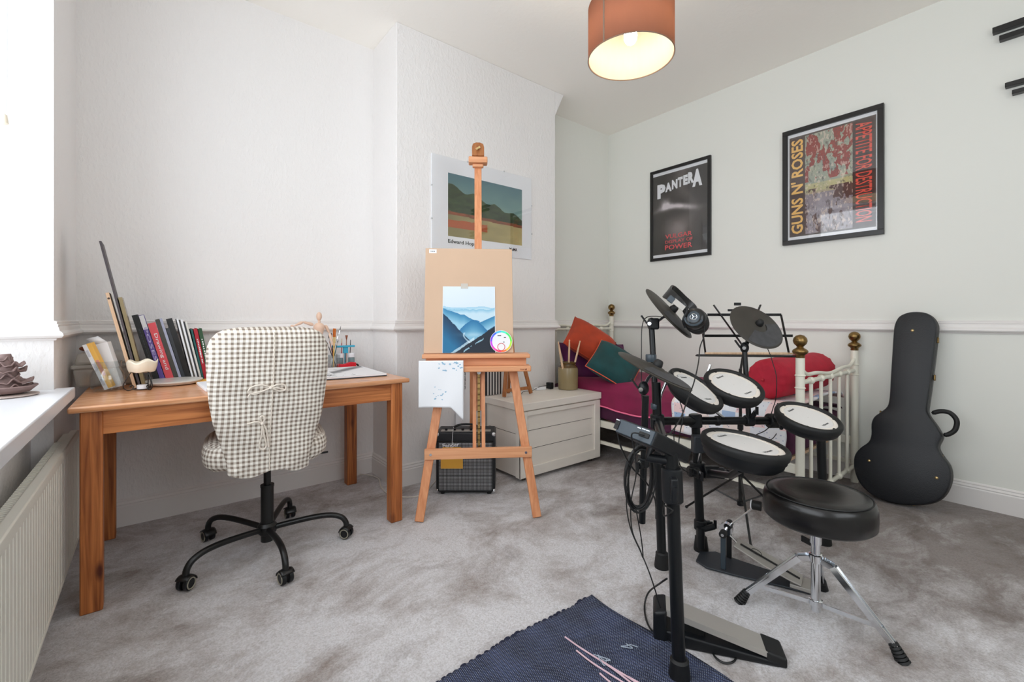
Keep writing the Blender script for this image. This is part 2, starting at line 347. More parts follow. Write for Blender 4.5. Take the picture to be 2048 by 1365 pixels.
# ------------------------------------------------------------------ mesh builder
MAT4 = {}
def wmat(o): return MAT4.get(o.name, Matrix.Identity(4))
def basis(z):
    z = V(z).normalized(); a = V((0, 0, 1)) if abs(z.z) < 0.95 else V((1, 0, 0))
    x = a.cross(z).normalized(); y = z.cross(x); return x, y, z
def frame(loc, x, y, z):
    m = Matrix((x, y, z)).transposed().to_4x4(); m.translation = loc; return m
def spline(pts, k=6, closed=False):
    pts = [V(p) for p in pts]; n = len(pts); out = []
    rng = range(n if closed else n-1)
    for i in rng:
        if closed: p0, p1, p2, p3 = pts[(i-1) % n], pts[i], pts[(i+1) % n], pts[(i+2) % n]
        else: p0, p1, p2, p3 = pts[max(i-1, 0)], pts[i], pts[i+1], pts[min(i+2, n-1)]
        for j in range(k):
            t = j/k
            out.append(0.5*((2*p1)+(p2-p0)*t+(2*p0-5*p1+4*p2-p3)*t*t+(-p0+3*p1-3*p2+p3)*t**3))
    if not closed: out.append(pts[-1])
    return out
class MB:
    def __init__(s): s.v = []; s.f = []; s.uv = {}; s.m = []; s.mi = 0; s.cols = None
    def add(s, vs, fs, uvs=None, T=None):
        b = len(s.v)
        s.v += [(T @ V(p)) if T else V(p) for p in vs]
        for i, f in enumerate(fs):
            s.f.append([b+k for k in f]); s.m.append(s.mi)
            if uvs: s.uv[len(s.f)-1] = uvs[i]
        return s
    def box(s, c, sz, T=None):
        x, y, z = sz[0]/2, sz[1]/2, sz[2]/2
        vs = [(c[0]+a*x, c[1]+b*y, c[2]+d*z) for a in (-1, 1) for b in (-1, 1) for d in (-1, 1)]
        return s.add(vs, [(0, 1, 3, 2), (4, 6, 7, 5), (0, 4, 5, 1), (2, 3, 7, 6), (0, 2, 6, 4), (1, 5, 7, 3)], None, T)
    def b2(s, lo, hi, T=None):
        return s.box([(a+b)/2 for a, b in zip(lo, hi)], [b-a for a, b in zip(lo, hi)], T)
    def beam(s, p0, p1, w, t, up=(0, 0, 1)):
        p0, p1 = V(p0), V(p1); z = (p1-p0).normalized(); y = V(up)-z*V(up).dot(z)
        if y.length < 1e-4: y = V((0, 1, 0))
        y.normalize(); x = y.cross(z)
        return s.box((0, 0, (p1-p0).length/2), (w, t, (p1-p0).length), frame(p0, x, y, z))
    def tube(s, pts, r, n=10, closed=False, caps=True):
        pts = [V(p) for p in pts]; N_ = len(pts); rs = r if isinstance(r, (list, tuple)) else [r]*N_
        tans = []
        for i in range(N_):
            if closed: t = pts[(i+1) % N_]-pts[i-1]
            else: t = pts[min(i+1, N_-1)]-pts[max(i-1, 0)]
            tans.append(t.normalized() if t.length > 1e-9 else V((0, 0, 1)))
        x, y, z = basis(tans[0]); vs = []
        for i in range(N_):
            t = tans[i]; x = (x-t*x.dot(t))
            if x.length < 1e-6: x = basis(t)[0]
            x.normalize(); y = t.cross(x)
            for k in range(n):
                a = 2*PI*k/n; vs.append(pts[i]+(x*math.cos(a)+y*math.sin(a))*rs[i])
        fs = []
        for i in range(N_ if closed else N_-1):
            j = (i+1) % N_
            for k in range(n):
                fs.append((i*n+k, i*n+(k+1) % n, j*n+(k+1) % n, j*n+k))
        if caps and not closed:
            fs.append(tuple(range(n))[::-1]); fs.append(tuple((N_-1)*n+k for k in range(n)))
        return s.add(vs, fs)
    def cyl(s, p0, p1, r0, r1=None, n=20):
        return s.tube([p0, p1], [r0, r0 if r1 is None else r1], n)
    def lathe(s, prof, T=None, n=32, cap=True):
        vs = []; fs = []
        for r, z in prof:
            for k in range(n): a = 2*PI*k/n; vs.append((r*math.cos(a), r*math.sin(a), z))
        for i in range(len(prof)-1):
            for k in range(n): fs.append((i*n+k, i*n+(k+1) % n, (i+1)*n+(k+1) % n, (i+1)*n+k))
        if cap:
            fs.append(tuple(range(n))[::-1]); fs.append(tuple((len(prof)-1)*n+k for k in range(n)))
        return s.add(vs, fs, None, T)
    def sphere(s, c, r, n=16, sq=(1, 1, 1), T=None):
        prof = [(max(1e-4, r*math.sin(PI*i/10)), -r*math.cos(PI*i/10)) for i in range(11)]
        Tm = Matrix.Translation(V(c)) @ Matrix.Diagonal((sq[0], sq[1], sq[2], 1))
        return s.lathe(prof, (T @ Tm) if T else Tm, n)
    def prism(s, poly, depth, T=None):
        n = len(poly)
        vs = [(p[0], p[1], 0) for p in poly]+[(p[0], p[1], depth) for p in poly]
        fs = [tuple(range(n))[::-1], tuple(range(n, 2*n))]+[(i, (i+1) % n, n+(i+1) % n, n+i) for i in range(n)]
        return s.add(vs, fs, None, T)
    def grid(s, fn, nu, nv, cu=False, cv=False, uvf=None):
        vs = []; mu = nu if cu else nu+1; mv = nv if cv else nv+1
        for j in range(mv):
            for i in range(mu): vs.append(V(fn(i/nu, j/nv)))
        fs = []; uvs = []
        for j in range(nv):
            for i in range(nu):
                i2 = (i+1) % mu; j2 = (j+1) % mv
                fs.append((j*mu+i, j*mu+i2, j2*mu+i2, j2*mu+i))
                if uvf: uvs.append([uvf(i/nu, j/nv), uvf((i+1)/nu, j/nv), uvf((i+1)/nu, (j+1)/nv), uvf(i/nu, (j+1)/nv)])
        return s.add(vs, fs, uvs if uvf else None)
    def out(s, name, m, parent=None, label=None, bevel=0, smooth=35, local=False, sub=0, solid=0, seg=2, loc=None):
        ms = m if isinstance(m, (list, tuple)) else [m]
        if parent is not None:
            T = Matrix.Identity(4) if local else wmat(parent).inverted(); base = None
        else:
            lo = [min(p[k] for p in s.v) for k in range(3)]; hi = [max(p[k] for p in s.v) for k in range(3)]
            base = V(loc) if loc is not None else V(((lo[0]+hi[0])/2, (lo[1]+hi[1])/2, lo[2]))
            T = Matrix.Translation(-base)
        me = bpy.data.meshes.new(name); me.from_pydata([T @ p for p in s.v], [], s.f); me.validate(clean_customdata=False)
        if s.uv:
            ul = me.uv_layers.new(name='UVMap')
            for pi, p in enumerate(me.polygons):
                if pi in s.uv:
                    for k, li in enumerate(p.loop_indices): ul.data[li].uv = s.uv[pi][k % len(s.uv[pi])]
        for k in ms: me.materials.append(M[k] if isinstance(k, str) else k)
        for pi, p in enumerate(me.polygons):
            if pi < len(s.m): p.material_index = s.m[pi]
        bm = bmesh.new(); bm.from_mesh(me); bmesh.ops.recalc_face_normals(bm, faces=bm.faces); bm.to_mesh(me); bm.free()
        if smooth:
            me.shade_smooth(); me.set_sharp_from_angle(angle=math.radians(smooth))
        o = bpy.data.objects.new(name, me); COL.objects.link(o)
        if parent is not None: o.parent = parent; MAT4[o.name] = wmat(parent)
        else: o.location = base; MAT4[o.name] = Matrix.Translation(base)
        if solid: md = o.modifiers.new('Solidify', 'SOLIDIFY'); md.thickness = solid; md.offset = 0
        if bevel:
            md = o.modifiers.new('Bevel', 'BEVEL'); md.width = bevel; md.segments = seg; md.limit_method = 'ANGLE'; md.angle_limit = math.radians(40)
        if sub: md = o.modifiers.new('Subdivision', 'SUBSURF'); md.levels = sub; md.render_levels = sub
        if label: o['label'] = label
        return o
def tag(o, label=None, cat=None, group=None, kind=None):
    if label: o['label'] = label
    if cat: o['category'] = cat
    if group: o['group'] = group
    if kind: o['kind'] = kind
    return o
def struct(o): o['kind'] = 'structure'; return o
def thing(name, label, cat, loc=(0, 0, 0), rz=0, group=None, Tm=None):
    o = bpy.data.objects.new(name, None); COL.objects.link(o); o.empty_display_size = 0.05
    T = Tm if Tm is not None else (Matrix.Translation(V(loc)) @ Matrix.Rotation(rz, 4, 'Z'))
    o.matrix_world = T; MAT4[o.name] = T
    return tag(o, label, cat, group)
def copy_tree(root, T, label=None, group=None):
    def cp(o, par):
        c = o.copy(); COL.objects.link(c); c.parent = par
        for ch in [x for x in list(COL.objects) if x.parent == o]: cp(ch, c)
        return c
    c = cp(root, None); c.matrix_world = T; MAT4[c.name] = T
    if label: c['label'] = label
    if group: c['group'] = group
    return c
def painted(name, wd, ht, nx, ny, fn, T, parent, m='paint', label=None, local=True):
    """flat picture: a grid in the local xz plane (x right, z up, facing -y), a colour per cell"""
    vs = []; fs = []; cols = []
    for j in range(ny+1):
        for i in range(nx+1): vs.append(T @ V((wd*i/nx, 0, ht*j/ny)))
    for j in range(ny):
        for i in range(nx):
            a = j*(nx+1)+i; fs.append((a, a+1, a+nx+2, a+nx+1)); cols.append(fn((i+0.5)/nx, (j+0.5)/ny))
    me = bpy.data.meshes.new(name); 
    inv = Matrix.Identity(4) if local else wmat(parent).inverted()
    me.from_pydata([inv @ v for v in vs], [], fs)
    ca = me.color_attributes.new('Col', 'FLOAT_COLOR', 'CORNER'); k = 0
    for c in cols:
        c4 = (lin(c[0]), lin(c[1]), lin(c[2]), 1)
        for _ in range(4): ca.data[k].color = c4; k += 1
    me.materials.append(M[m]); o = bpy.data.objects.new(name, me); COL.objects.link(o); o.parent = parent; MAT4[o.name] = wmat(parent)
    if label: o['label'] = label
    return o
def lettering(name, txt, T, m, parent, height=0.03, width=None, bold=0.0, ext=0.0004, spacing=1.0, local=True, label=None):
    """text as mesh; local plane x right, z up, facing -y; origin bottom-left"""
    cu = bpy.data.curves.new(name, 'FONT'); cu.body = txt; cu.size = 1; cu.extrude = 0.0; cu.offset = bold; cu.space_character = spacing; cu.resolution_u = 2
    to = bpy.data.objects.new('tmp', cu); COL.objects.link(to)
    dg = bpy.context.evaluated_depsgraph_get(); dg.update()
    me = bpy.data.meshes.new_from_object(to.evaluated_get(dg)); COL.objects.unlink(to); bpy.data.objects.remove(to)
    xs = [v.co.x for v in me.vertices]; ys = [v.co.y for v in me.vertices]
    x0, x1, y0, y1 = min(xs), max(xs), min(ys), max(ys)
    sy = height/(y1-y0); sx = (width/(x1-x0)) if width else sy
    inv = Matrix.Identity(4) if local else wmat(parent).inverted()
    for v in me.vertices: v.co = inv @ (T @ V(((v.co.x-x0)*sx, -ext, (v.co.y-y0)*sy)))
    me.materials.clear(); me.materials.append(M[m] if isinstance(m, str) else m)
    me.name = name
    o = bpy.data.objects.new(name, me); COL.objects.link(o); o.parent = parent; MAT4[o.name] = wmat(parent)
    if label: o['label'] = label
    return o
def marks(name, T, m, parent, wd, ht, n=9, local=True, seed=1):
    """illegible small print: a row of little strokes in the local xz plane, facing -y"""
    rnd = random.Random(seed); b = MB(); x = 0.0
    for k in range(n):
        w_ = wd/n*rnd.uniform(0.45, 0.85); h0 = ht*rnd.uniform(0.0, 0.2); h1 = ht*rnd.uniform(0.75, 1.0)
        b.add([T @ V(p) for p in ((x, -0.0004, h0), (x+w_, -0.0004, h0), (x+w_, -0.0004, h1), (x, -0.0004, h1))], [(0, 1, 2, 3)]); x += wd/n
    o = b.out(name, m, parent, local=local); o['kind'] = 'stuff'; return o
def hsh(i, j, k=0):
    x = math.sin(i*127.1+j*311.7+k*74.7)*43758.5453; return x-math.floor(x)
def vnoise(x, y, k=0):
    i, j = math.floor(x), math.floor(y); fx, fy = x-i, y-j; fx = fx*fx*(3-2*fx); fy = fy*fy*(3-2*fy)
    a, b, c, d = hsh(i, j, k), hsh(i+1, j, k), hsh(i, j+1, k), hsh(i+1, j+1, k)
    return (a*(1-fx)+b*fx)*(1-fy)+(c*(1-fx)+d*fx)*fy
def fbm(x, y, k=0): return 0.55*vnoise(x, y, k)+0.3*vnoise(x*2.1, y*2.1, k+1)+0.15*vnoise(x*4.3, y*4.3, k+2)
def mixc(a, b, t): t = max(0, min(1, t)); return tuple(a[i]*(1-t)+b[i]*t for i in range(3))
# ================================================================== THE ROOM
ZC = 2.92; XL, XR = -0.30, 3.60; YB, YA, YCH, YF = 3.02, 2.94, 2.64, -1.10; XC0, XC1 = 1.18, 2.56
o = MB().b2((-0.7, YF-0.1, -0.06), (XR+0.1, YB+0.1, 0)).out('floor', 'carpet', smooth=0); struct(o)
o = MB().b2((-0.7, YF-0.1, ZC), (XR+0.1, YB+0.1, ZC+0.08)).out('ceiling', 'ceil', smooth=0); struct(o)
o = MB().b2((-0.6, YB, 0), (XC0, YB+0.1, ZC)).out('wall_back', 'wall_chip', smooth=0); struct(o)
b = MB().b2((XC0, YCH, 0), (XC1, YB+0.1, ZC))
b.prism([(0, 2.72), (0.10, ZC), (0, ZC)], 0.30, frame(V((XC1, YA, 0)), V((1, 0, 0)), V((0, 0, 1)), V((0, -1, 0))))
o = b.out('wall_chimney', 'wall_chip', smooth=0, bevel=0.006); struct(o)
o = MB().b2((XC1, YA, 0), (XR, YB+0.1, ZC)).out('wall_alcove', 'wall_plain', smooth=0); struct(o)
o = MB().b2((XR, YF, 0), (XR+0.1, YB+0.1, ZC)).out('wall_right', 'wall_plain', smooth=0); struct(o)
o = MB().b2((-0.7, YF-0.1, 0), (XR+0.1, YF, 1.05)).b2((-0.7, YF-0.1, 2.45), (XR+0.1, YF, ZC)).b2((-0.7, YF-0.1, 1.05), (0.4, YF, 2.45)).b2((1.9, YF-0.1, 1.05), (XR+0.1, YF, 2.45)).out('wall_front', 'wall_plain', smooth=0); struct(o)
b = MB()
for x in (0.40, 1.12, 1.85): b.b2((x, YF-0.07, 1.05), (x+0.05, YF-0.03, 2.45))
for z in (1.05, 1.8, 2.40): b.b2((0.401, YF-0.069, z), (1.899, YF-0.031, z+0.05))
wf = b.out('window_added', 'trim', bevel=0.003); struct(wf)  # unseen window, added so more daylight reaches the desk wall and chimney
MB().b2((0.43, YF-0.052, 1.08), (1.87, YF-0.048, 2.42)).out('window_pane', 'pane', wf, smooth=0)  # pane of the added window
b = MB().b2((-0.62, 2.41, 0), (XL, YB, ZC)).b2((-0.62, YF, 0), (-0.36, 2.41, 0.741)).b2((-0.62, YF, 2.66), (XL, 2.41, ZC)).b2((-0.62, YF, 0.741), (XL, -0.62, 2.66))
o = b.out('wall_left', 'wall_chip', smooth=0); struct(o)
o = MB().b2((-0.58, -0.60, 0.743), (-0.245, 2.408, 0.786)).b2((-0.30, 2.40, 0.743), (-0.245, 2.445, 0.786)).out('sill_board', 'sill', bevel=0.004)
o.name = 'trim_3'; struct(o)
# window in the left wall
b = MB()
for y in (-0.60, 0.12, 0.87, 1.62, 2.37): b.b2((-0.61, y-0.025 if y > -0.5 else -0.62, 0.786), (-0.56, y+0.025 if y < 2.3 else 2.41, 2.66))
for z in (0.786, 1.95, 2.61): b.b2((-0.609, -0.60, z), (-0.561, 2.40, z+0.05))
wf = b.out('window_1', 'trim', bevel=0.003); struct(wf)
g = MB().b2((-0.588, -0.58, 0.82), (-0.584, 2.37, 2.63)).out('window_pane', 'pane', wf, smooth=0)
# mouldings swept along the walls
def sweep(path, prof, name, m='trim'):
    n = len(path); vs = []; fs = []; k = len(prof)
    P2 = [V((p[0], p[1])) for p in path]
    for i in range(n):
        d0 = (P2[i]-P2[i-1]).normalized() if i > 0 else None
        d1 = (P2[i+1]-P2[i]).normalized() if i < n-1 else None
        if d0 is None: d0 = d1
        if d1 is None: d1 = d0
        n0 = V((d0.y, -d0.x)); n1 = V((d1.y, -d1.x)); mt = (n0+n1); mt = mt/(mt.length_squared/2)
        for of, z in prof: vs.append((P2[i].x+mt.x*of, P2[i].y+mt.y*of, z))
    for i in range(n-1):
        for j in range(k): fs.append((i*k+j, i*k+(j+1) % k, (i+1)*k+(j+1) % k, (i+1)*k+j))
    fs.append(tuple(range(k))); fs.append(tuple((n-1)*k+j for j in range(k))[::-1])
    o = MB().add(vs, fs).out(name, m, smooth=25); struct(o); return o
dado = [(0, 0.972), (0.007, 0.972), (0.010, 0.979), (0.024, 0.982), (0.030, 0.990), (0.028, 0.999), (0.018, 1.008), (0.015, 1.022), (0.012, 1.024), (0.014, 1.032), (0.009, 1.034), (0.010, 1.043), (0.004, 1.046), (0, 1.046)]
sweep([(-0.60, 2.41), (XL, 2.41), (XL, YB), (XC0, YB), (XC0, YCH), (XC1, YCH), (XC1, YA), (XR, YA), (XR, YF)], dado, 'trim_1')
skirt = [(0, 0), (0.016, 0), (0.016, 0.100), (0.012, 0.106), (0.014, 0.112), (0.008, 0.122), (0.009, 0.128), (0.004, 0.136), (0, 0.136)]
sweep([(XL, 2.62), (XL, YB), (XC0, YB), (XC0, YCH), (XC1, YCH), (XC1, YA), (XR-0.02, YA)], skirt, 'baseboard_back')
sweep([(XR, YA), (XR, YF)], skirt, 'baseboard_right')
# ------------------------------------------------------------------ radiator
r = thing('radiator', 'cream ribbed panel radiator under the white window sill', 'radiator', (-0.27, 1.3, 0.10))
Y0, Y1 = -0.30, 2.60; zt, zb = 0.590, 0.125
pts = []; y = Y0; k = 0
while y < Y1-0.001:
    pts += [(-0.252, y), (-0.252, y+0.022), (-0.259, y+0.027), (-0.259, y+0.0285)]; y += 0.0335
pts = [(p[0], min(p[1], Y1)) for p in pts]
vs = []; 
for x, y in pts: vs += [(x, y, zb+0.012), (x, y, zt-0.03)]
fs = [(2*i, 2*i+2, 2*i+3, 2*i+1) for i in range(len(pts)-1)]
MB().add(vs, fs).out('ribbed_panel', 'rad', r, smooth=20)
MB().b2((-0.296, Y0, zb), (-0.262, Y1, zt-0.012)).out('back_panel', 'rad', r, smooth=0)
MB().b2((-0.276, Y0, zt-0.034), (-0.249, Y1, zt)).b2((-0.262, Y0, zb), (-0.249, Y1, zb+0.014)).b2((-0.262, Y0-0.002, zb), (-0.249, Y0+0.012, zt)).b2((-0.262, Y1-0.008, zb), (-0.249, Y1, zt)).out('casing_edge', 'rad', r, bevel=0.004)
b = MB(); y = Y0
while y < 2.40: b.b2((-0.296, y, zt-0.015), (-0.275, y+0.009, zt-0.003)); y += 0.017
b.out('top_grille', 'rad', r, smooth=0)
# ------------------------------------------------------------------ blind cord by the reveal
t = thing('blind_cord', 'thin white blind cord with a white pull beside the bright window reveal', 'cord', PY(12, 228, 2.37))
MB().tube([PY(13, 226, 2.37), PY(14, 100, 2.37), V((PY(14, 0, 2.37).x, 2.37, 2.66))], 0.0015, 6).out('cord', 'white', t)
p = PY(9, 238, 2.37); MB().lathe([(0.001, 0.018), (0.007, 0.014), (0.009, 0.0), (0.011, -0.016), (0.004, -0.02)], Matrix.Translation(p), 12).out('pull', 'ceramic', t)

# ------------------------------------------------------------------ pendant lamp
lc = V((1.70, 1.262)); lz = 2.247; LR = 0.19
L = thing('pendant_lamp', 'dusky pink drum pendant lamp with a lit bulb hanging from the ceiling', 'lamp', (lc.x, lc.y, lz))
shn = MB().lathe([(LR, 0), (LR, 0.235)], Matrix.Translation((lc.x, lc.y, lz)), 64, cap=False).out('lamp_shade', 'shade', L, solid=0.002)
MB().lathe([(LR-0.003, 0.001), (LR-0.003, 0.234)], Matrix.Translation((lc.x, lc.y, lz)), 64, cap=False).out('shade_lining', 'lampin', shn)
sm = mat('shade_seam', C(128, 108, 92), 0.8)
an = math.atan2(-lc.y, -lc.x)-0.62
MB().beam((lc.x+math.cos(an)*(LR+0.001), lc.y+math.sin(an)*(LR+0.001), lz), (lc.x+math.cos(an)*(LR+0.001), lc.y+math.sin(an)*(LR+0.001), lz+0.235), 0.0015, 0.007, up=(-math.sin(an), math.cos(an), 0)).out('seam', sm, shn)
b = MB().tube([(lc.x+math.cos(a)*(LR+0.001), lc.y+math.sin(a)*(LR+0.001), lz) for a in [2*PI*k/64 for k in range(64)]], 0.0022, 6, closed=True)
b.out('rim', sm, shn)
b = MB()
for k in range(3): a = 2*PI*k/3; b.tube([(lc.x, lc.y, lz+0.20), (lc.x+math.cos(a)*LR, lc.y+math.sin(a)*LR, lz+0.225)], 0.002, 6)
b.out('spider', 'trim', L)
MB().cyl((lc.x, lc.y, lz+0.14), (lc.x, lc.y, lz+0.22), 0.02).cyl((lc.x, lc.y, lz+0.22), (lc.x, lc.y, ZC-0.03), 0.0035, n=8).out('flex', 'trim', L)
MB().lathe([(0.045, -0.001), (0.045, -0.02), (0.012, -0.04)], Matrix.Translation((lc.x, lc.y, ZC)), 24).out('ceiling_rose', 'trim', L)
bl = MB().sphere((lc.x, lc.y, lz+0.10), 0.03, 16, (1, 1, 1.3)).out('bulb', 'bulb', L)

# ------------------------------------------------------------------ pictures
def RWALL(y, z): return Matrix(((0, 1, 0, XR), (-1, 0, 0, y), (0, 0, 1, z), (0, 0, 0, 1)))
def tr(x, y, z): return Matrix.Translation((x, y, z))
CCW = Matrix(((0, 0, -1, 0), (0, 1, 0, 0), (1, 0, 0, 0), (0, 0, 0, 1)))
CW = Matrix(((0, 0, 1, 0), (0, 1, 0, 0), (-1, 0, 0, 0), (0, 0, 0, 1)))
def framed(name, label, T, wd, ht, bw, dp=0.022):
    f = thing(name, label, 'poster', Tm=T)
    b = MB()
    for lo, hi in (((0, 0), (wd, bw)), ((0, ht-bw), (wd, ht)), ((0, bw), (bw, ht-bw)), ((wd-bw, bw), (wd, ht-bw))):
        b.b2((lo[0], -dp, lo[1]), (hi[0], -0.001, hi[1]))
    b.out('picture_frame', 'frameblk', f, local=True, bevel=0.0015)
    MB().b2((bw, -0.009, bw), (wd-bw, -0.002, ht-bw)).out('backing', 'white', f, local=True, smooth=0)
    MB().b2((bw-0.003, -0.0165, bw-0.003), (wd-bw+0.003, -0.015, ht-bw+0.003)).out('picture_glass', 'pictureglass', f, local=True, smooth=0)
    return f
# small black and white band poster
W_, H_ = 0.575, 0.825; bw = 0.026
f = framed('framed_poster', 'smaller black framed poster with white block lettering over a dark picture', RWALL(2.439, 1.587), W_, H_, bw)
pw, ph = W_-2*bw, H_-2*bw
def dark(u, v):
    v0 = (u-0.45)*1.0; n = fbm(u*5, v*7, 3)
    c = 42+30*n
    g = math.exp(-((u-0.45)**2*22+(v-0.30)**2*40))*90+math.exp(-((u-0.62+0.1*math.sin(v*9))**2*60))*34*(0.3+v)
    col = (c+g*0.9, c*0.93+g*0.85, c*0.9+g*0.85)
    # pale soft smear across the middle (generic)
    s = math.exp(-(((u-0.45)*1.0)**2*9+((v-0.545-0.04*math.sin(u*5))*1.0)**2*900)); s2 = math.exp(-((u-0.24)**2*120+(v-0.62)**2*260))
    m_ = min(1, 1.1*s*(0.7+0.6*fbm(u*14, v*14, 9))+0.9*s2*(0.5+fbm(u*20, v*24, 5)))
    return mixc(col, (214, 206, 210), m_)
painted('poster_print', pw, ph*0.93, 90, 130, dark, tr(bw, -0.0098, bw+ph*0.035), f)
def PL(u, v): return tr(bw+pw*u, -0.0104, bw+ph*(1-v))
lt = 'white'
for ch, u0, u1, vb, hh in (('P', 0.085, 0.245, 0.305, 0.165), ('A', 0.24, 0.36, 0.245, 0.105), ('N', 0.365, 0.47, 0.232, 0.108), ('T', 0.475, 0.565, 0.224, 0.112), ('E', 0.575, 0.655, 0.216, 0.112), ('R', 0.66, 0.765, 0.212, 0.125), ('A', 0.735, 0.905, 0.262, 0.190)):
    lettering('lettering', ch, PL(u0, vb), lt, f, height=ph*hh, width=pw*(u1-u0), bold=0.065)
redt = mat('red_ink', C(240, 84, 90), 0.5)
lettering('lettering', 'VULGAR', PL(0.24, 0.79), redt, f, height=ph*0.05, width=pw*0.49, bold=0.008)
lettering('lettering', 'DISPLAY', PL(0.24, 0.845), redt, f, height=ph*0.036, width=pw*0.36, bold=0.004)
lettering('lettering', 'OF', PL(0.63, 0.845), redt, f, height=ph*0.036, width=pw*0.11, bold=0.004)
lettering('lettering', 'POWER', PL(0.235, 0.92), redt, f, height=ph*0.056, width=pw*0.50, bold=0.012)
# large coloured band poster
W_, H_ = 0.580, 0.825; bw = 0.032
f = framed('framed_poster', 'larger black framed poster with tall amber letters running up its left side', RWALL(1.321, 1.590), W_, H_, bw, 0.026)
pw, ph = W_-2*bw, H_-2*bw
def art(u, v):
    n = fbm(u*6, v*8, 1); n2 = fbm(u*9+3, v*11, 5); n3 = fbm(u*26, v*30, 11)
    base = mixc((168, 164, 172), (118, 104, 112), n) if v < 0.42 else mixc((178, 178, 150), (128, 140, 134), n)
    if 0.40 < v < 0.50: base = mixc(base, (214, 196, 120), 0.5*n2+0.2)
    if v > 0.52 and n2 > 0.50: base = mixc((176, 60, 44), (120, 38, 34), n3*1.3)
    if v < 0.45 and n2 > 0.58: base = mixc((96, 56, 50), (66, 50, 52), n3)
    if n3 > 0.66: base = mixc(base, (226, 206, 190), 0.6)
    if n3 < 0.30: base = mixc(base, (62, 52, 54), 0.5)
    return base
def wholeposter(u, v):
    if u < 0.015 or u > 0.985 or v < 0.015 or v > 0.985: return (70, 60, 56)
    if u < 0.20: return (64, 40, 34)
    if u > 0.755: return (58, 34, 34)
    return art((u-0.2)/0.555, v)
painted('poster_print', pw*0.965, ph*0.94, 150, 190, wholeposter, tr(bw+pw*0.018, -0.0098, bw+ph*0.03), f)
yel = mat('amber_ink', C(236, 186, 96), 0.5); red2 = mat('vermilion_ink', C(222, 70, 50), 0.5)
lettering('lettering', "GUNS N' ROSES", PL(0.188, 0.945) @ CCW, yel, f, height=pw*0.150, width=ph*0.885, bold=0.028)
lettering('lettering', "APPETITE FOR DESTRUCTION", PL(0.775, 0.065) @ CW, red2, f, height=pw*0.170, width=ph*0.85, bold=0.012)
# print in a clip frame on the chimney breast
x0, x1, z0, z1 = 1.423, 2.294, 1.518, 2.15
f = thing('framed_print', 'white clip-framed landscape print hung on the chimney breast behind the easel', 'print', (x0, YCH, z0))
wd, ht = x1-x0, z1-z0
MB().b2((0, -0.008, 0), (wd, -0.001, ht)).out('print_sheet', 'white', f, local=True, smooth=0)
MB().b2((0, -0.012, 0), (wd, -0.0105, ht)).out('print_glass', 'pictureglass', f, local=True, smooth=0)
for px_, pz_ in ((0.28, ht), (0.6, ht), (0.28, 0), (0.45, 0), (0.62, 0)): MB().box((px_*wd/0.87, -0.007, pz_), (0.008, 0.013, 0.010)).out('clip', 'chrome', f, local=True)
for pz_ in (0.2, 0.42):
    MB().box((0, -0.007, pz_), (0.006, 0.013, 0.010)).out('clip', 'chrome', f, local=True); MB().box((wd, -0.007, pz_), (0.006, 0.013, 0.010)).out('clip', 'chrome', f, local=True)
def scene_(u, v):
    # plain generic landscape bands
    hz = 0.80-0.36*u+0.03*math.sin(u*23)+0.05*fbm(u*9, 0, 4)
    low = 0.40-0.04*u
    if v > hz: return mixc((70, 110, 124), (128, 160, 150), (1-v)*1.6+0.25*fbm(u*8, v*8))
    if v > low: return mixc((30, 44, 30), (74, 92, 52), fbm(u*16, v*22, 2)*0.9+0.15*(v-low))
    if v > low-0.05: return mixc((170, 84, 48), (92, 62, 40), fbm(u*20, v*30, 6))
    n = fbm(u*7, v*14, 8)
    if 0.14 < v < 0.24+0.05*n and u < 0.5: return (176, 92, 54)
    return mixc((112, 108, 76), (186, 170, 116), min(1, 0.35+0.6*u+0.3*(n-0.5)))
iw, ih = 2.197-1.547, 0.428
painted('print_picture', iw, ih, 120, 84, scene_, tr(1.547-x0, -0.0084, 1.6175-z0), f)
ink = 'black'
lettering('lettering', 'Edward Hopper', tr(1.547-x0, -0.0086, 0.045), ink, f, height=0.034, width=0.27, bold=0.02)
lettering('lettering', 'MoMA', tr(2.075-x0, -0.0086, 0.050), ink, f, height=0.024, width=0.075, bold=0.03)
# ------------------------------------------------------------------ black double rails on the right wall
for lab, px_, py_, hgt, dz in (('black double wall rail, the upper of two at the right edge', 1985, 68, 0.030, 0.052), ('black double wall rail, the lower of two at the right edge', 2010, 176, 0.024, 0.046)):
    p = PX(px_, py_, XR-0.03)
    t = thing('wall_rail', lab, 'wall rack', p, group=None)
    MB().b2((XR-0.04, p.y-0.42, p.z), (XR-0.0005, p.y, p.z+hgt)).out('rail', 'frameblk', t, bevel=0.002)
    MB().b2((XR-0.04, p.y-0.42, p.z-dz), (XR-0.0005, p.y-0.025, p.z-dz+hgt*0.9)).out('rail', 'frameblk', t, bevel=0.002)
    for yy in (0.40,): MB().b2((XR-0.012, p.y-yy, p.z-dz), (XR-0.001, p.y-yy+0.015, p.z+hgt)).out('bracket', 'frameblk', t)
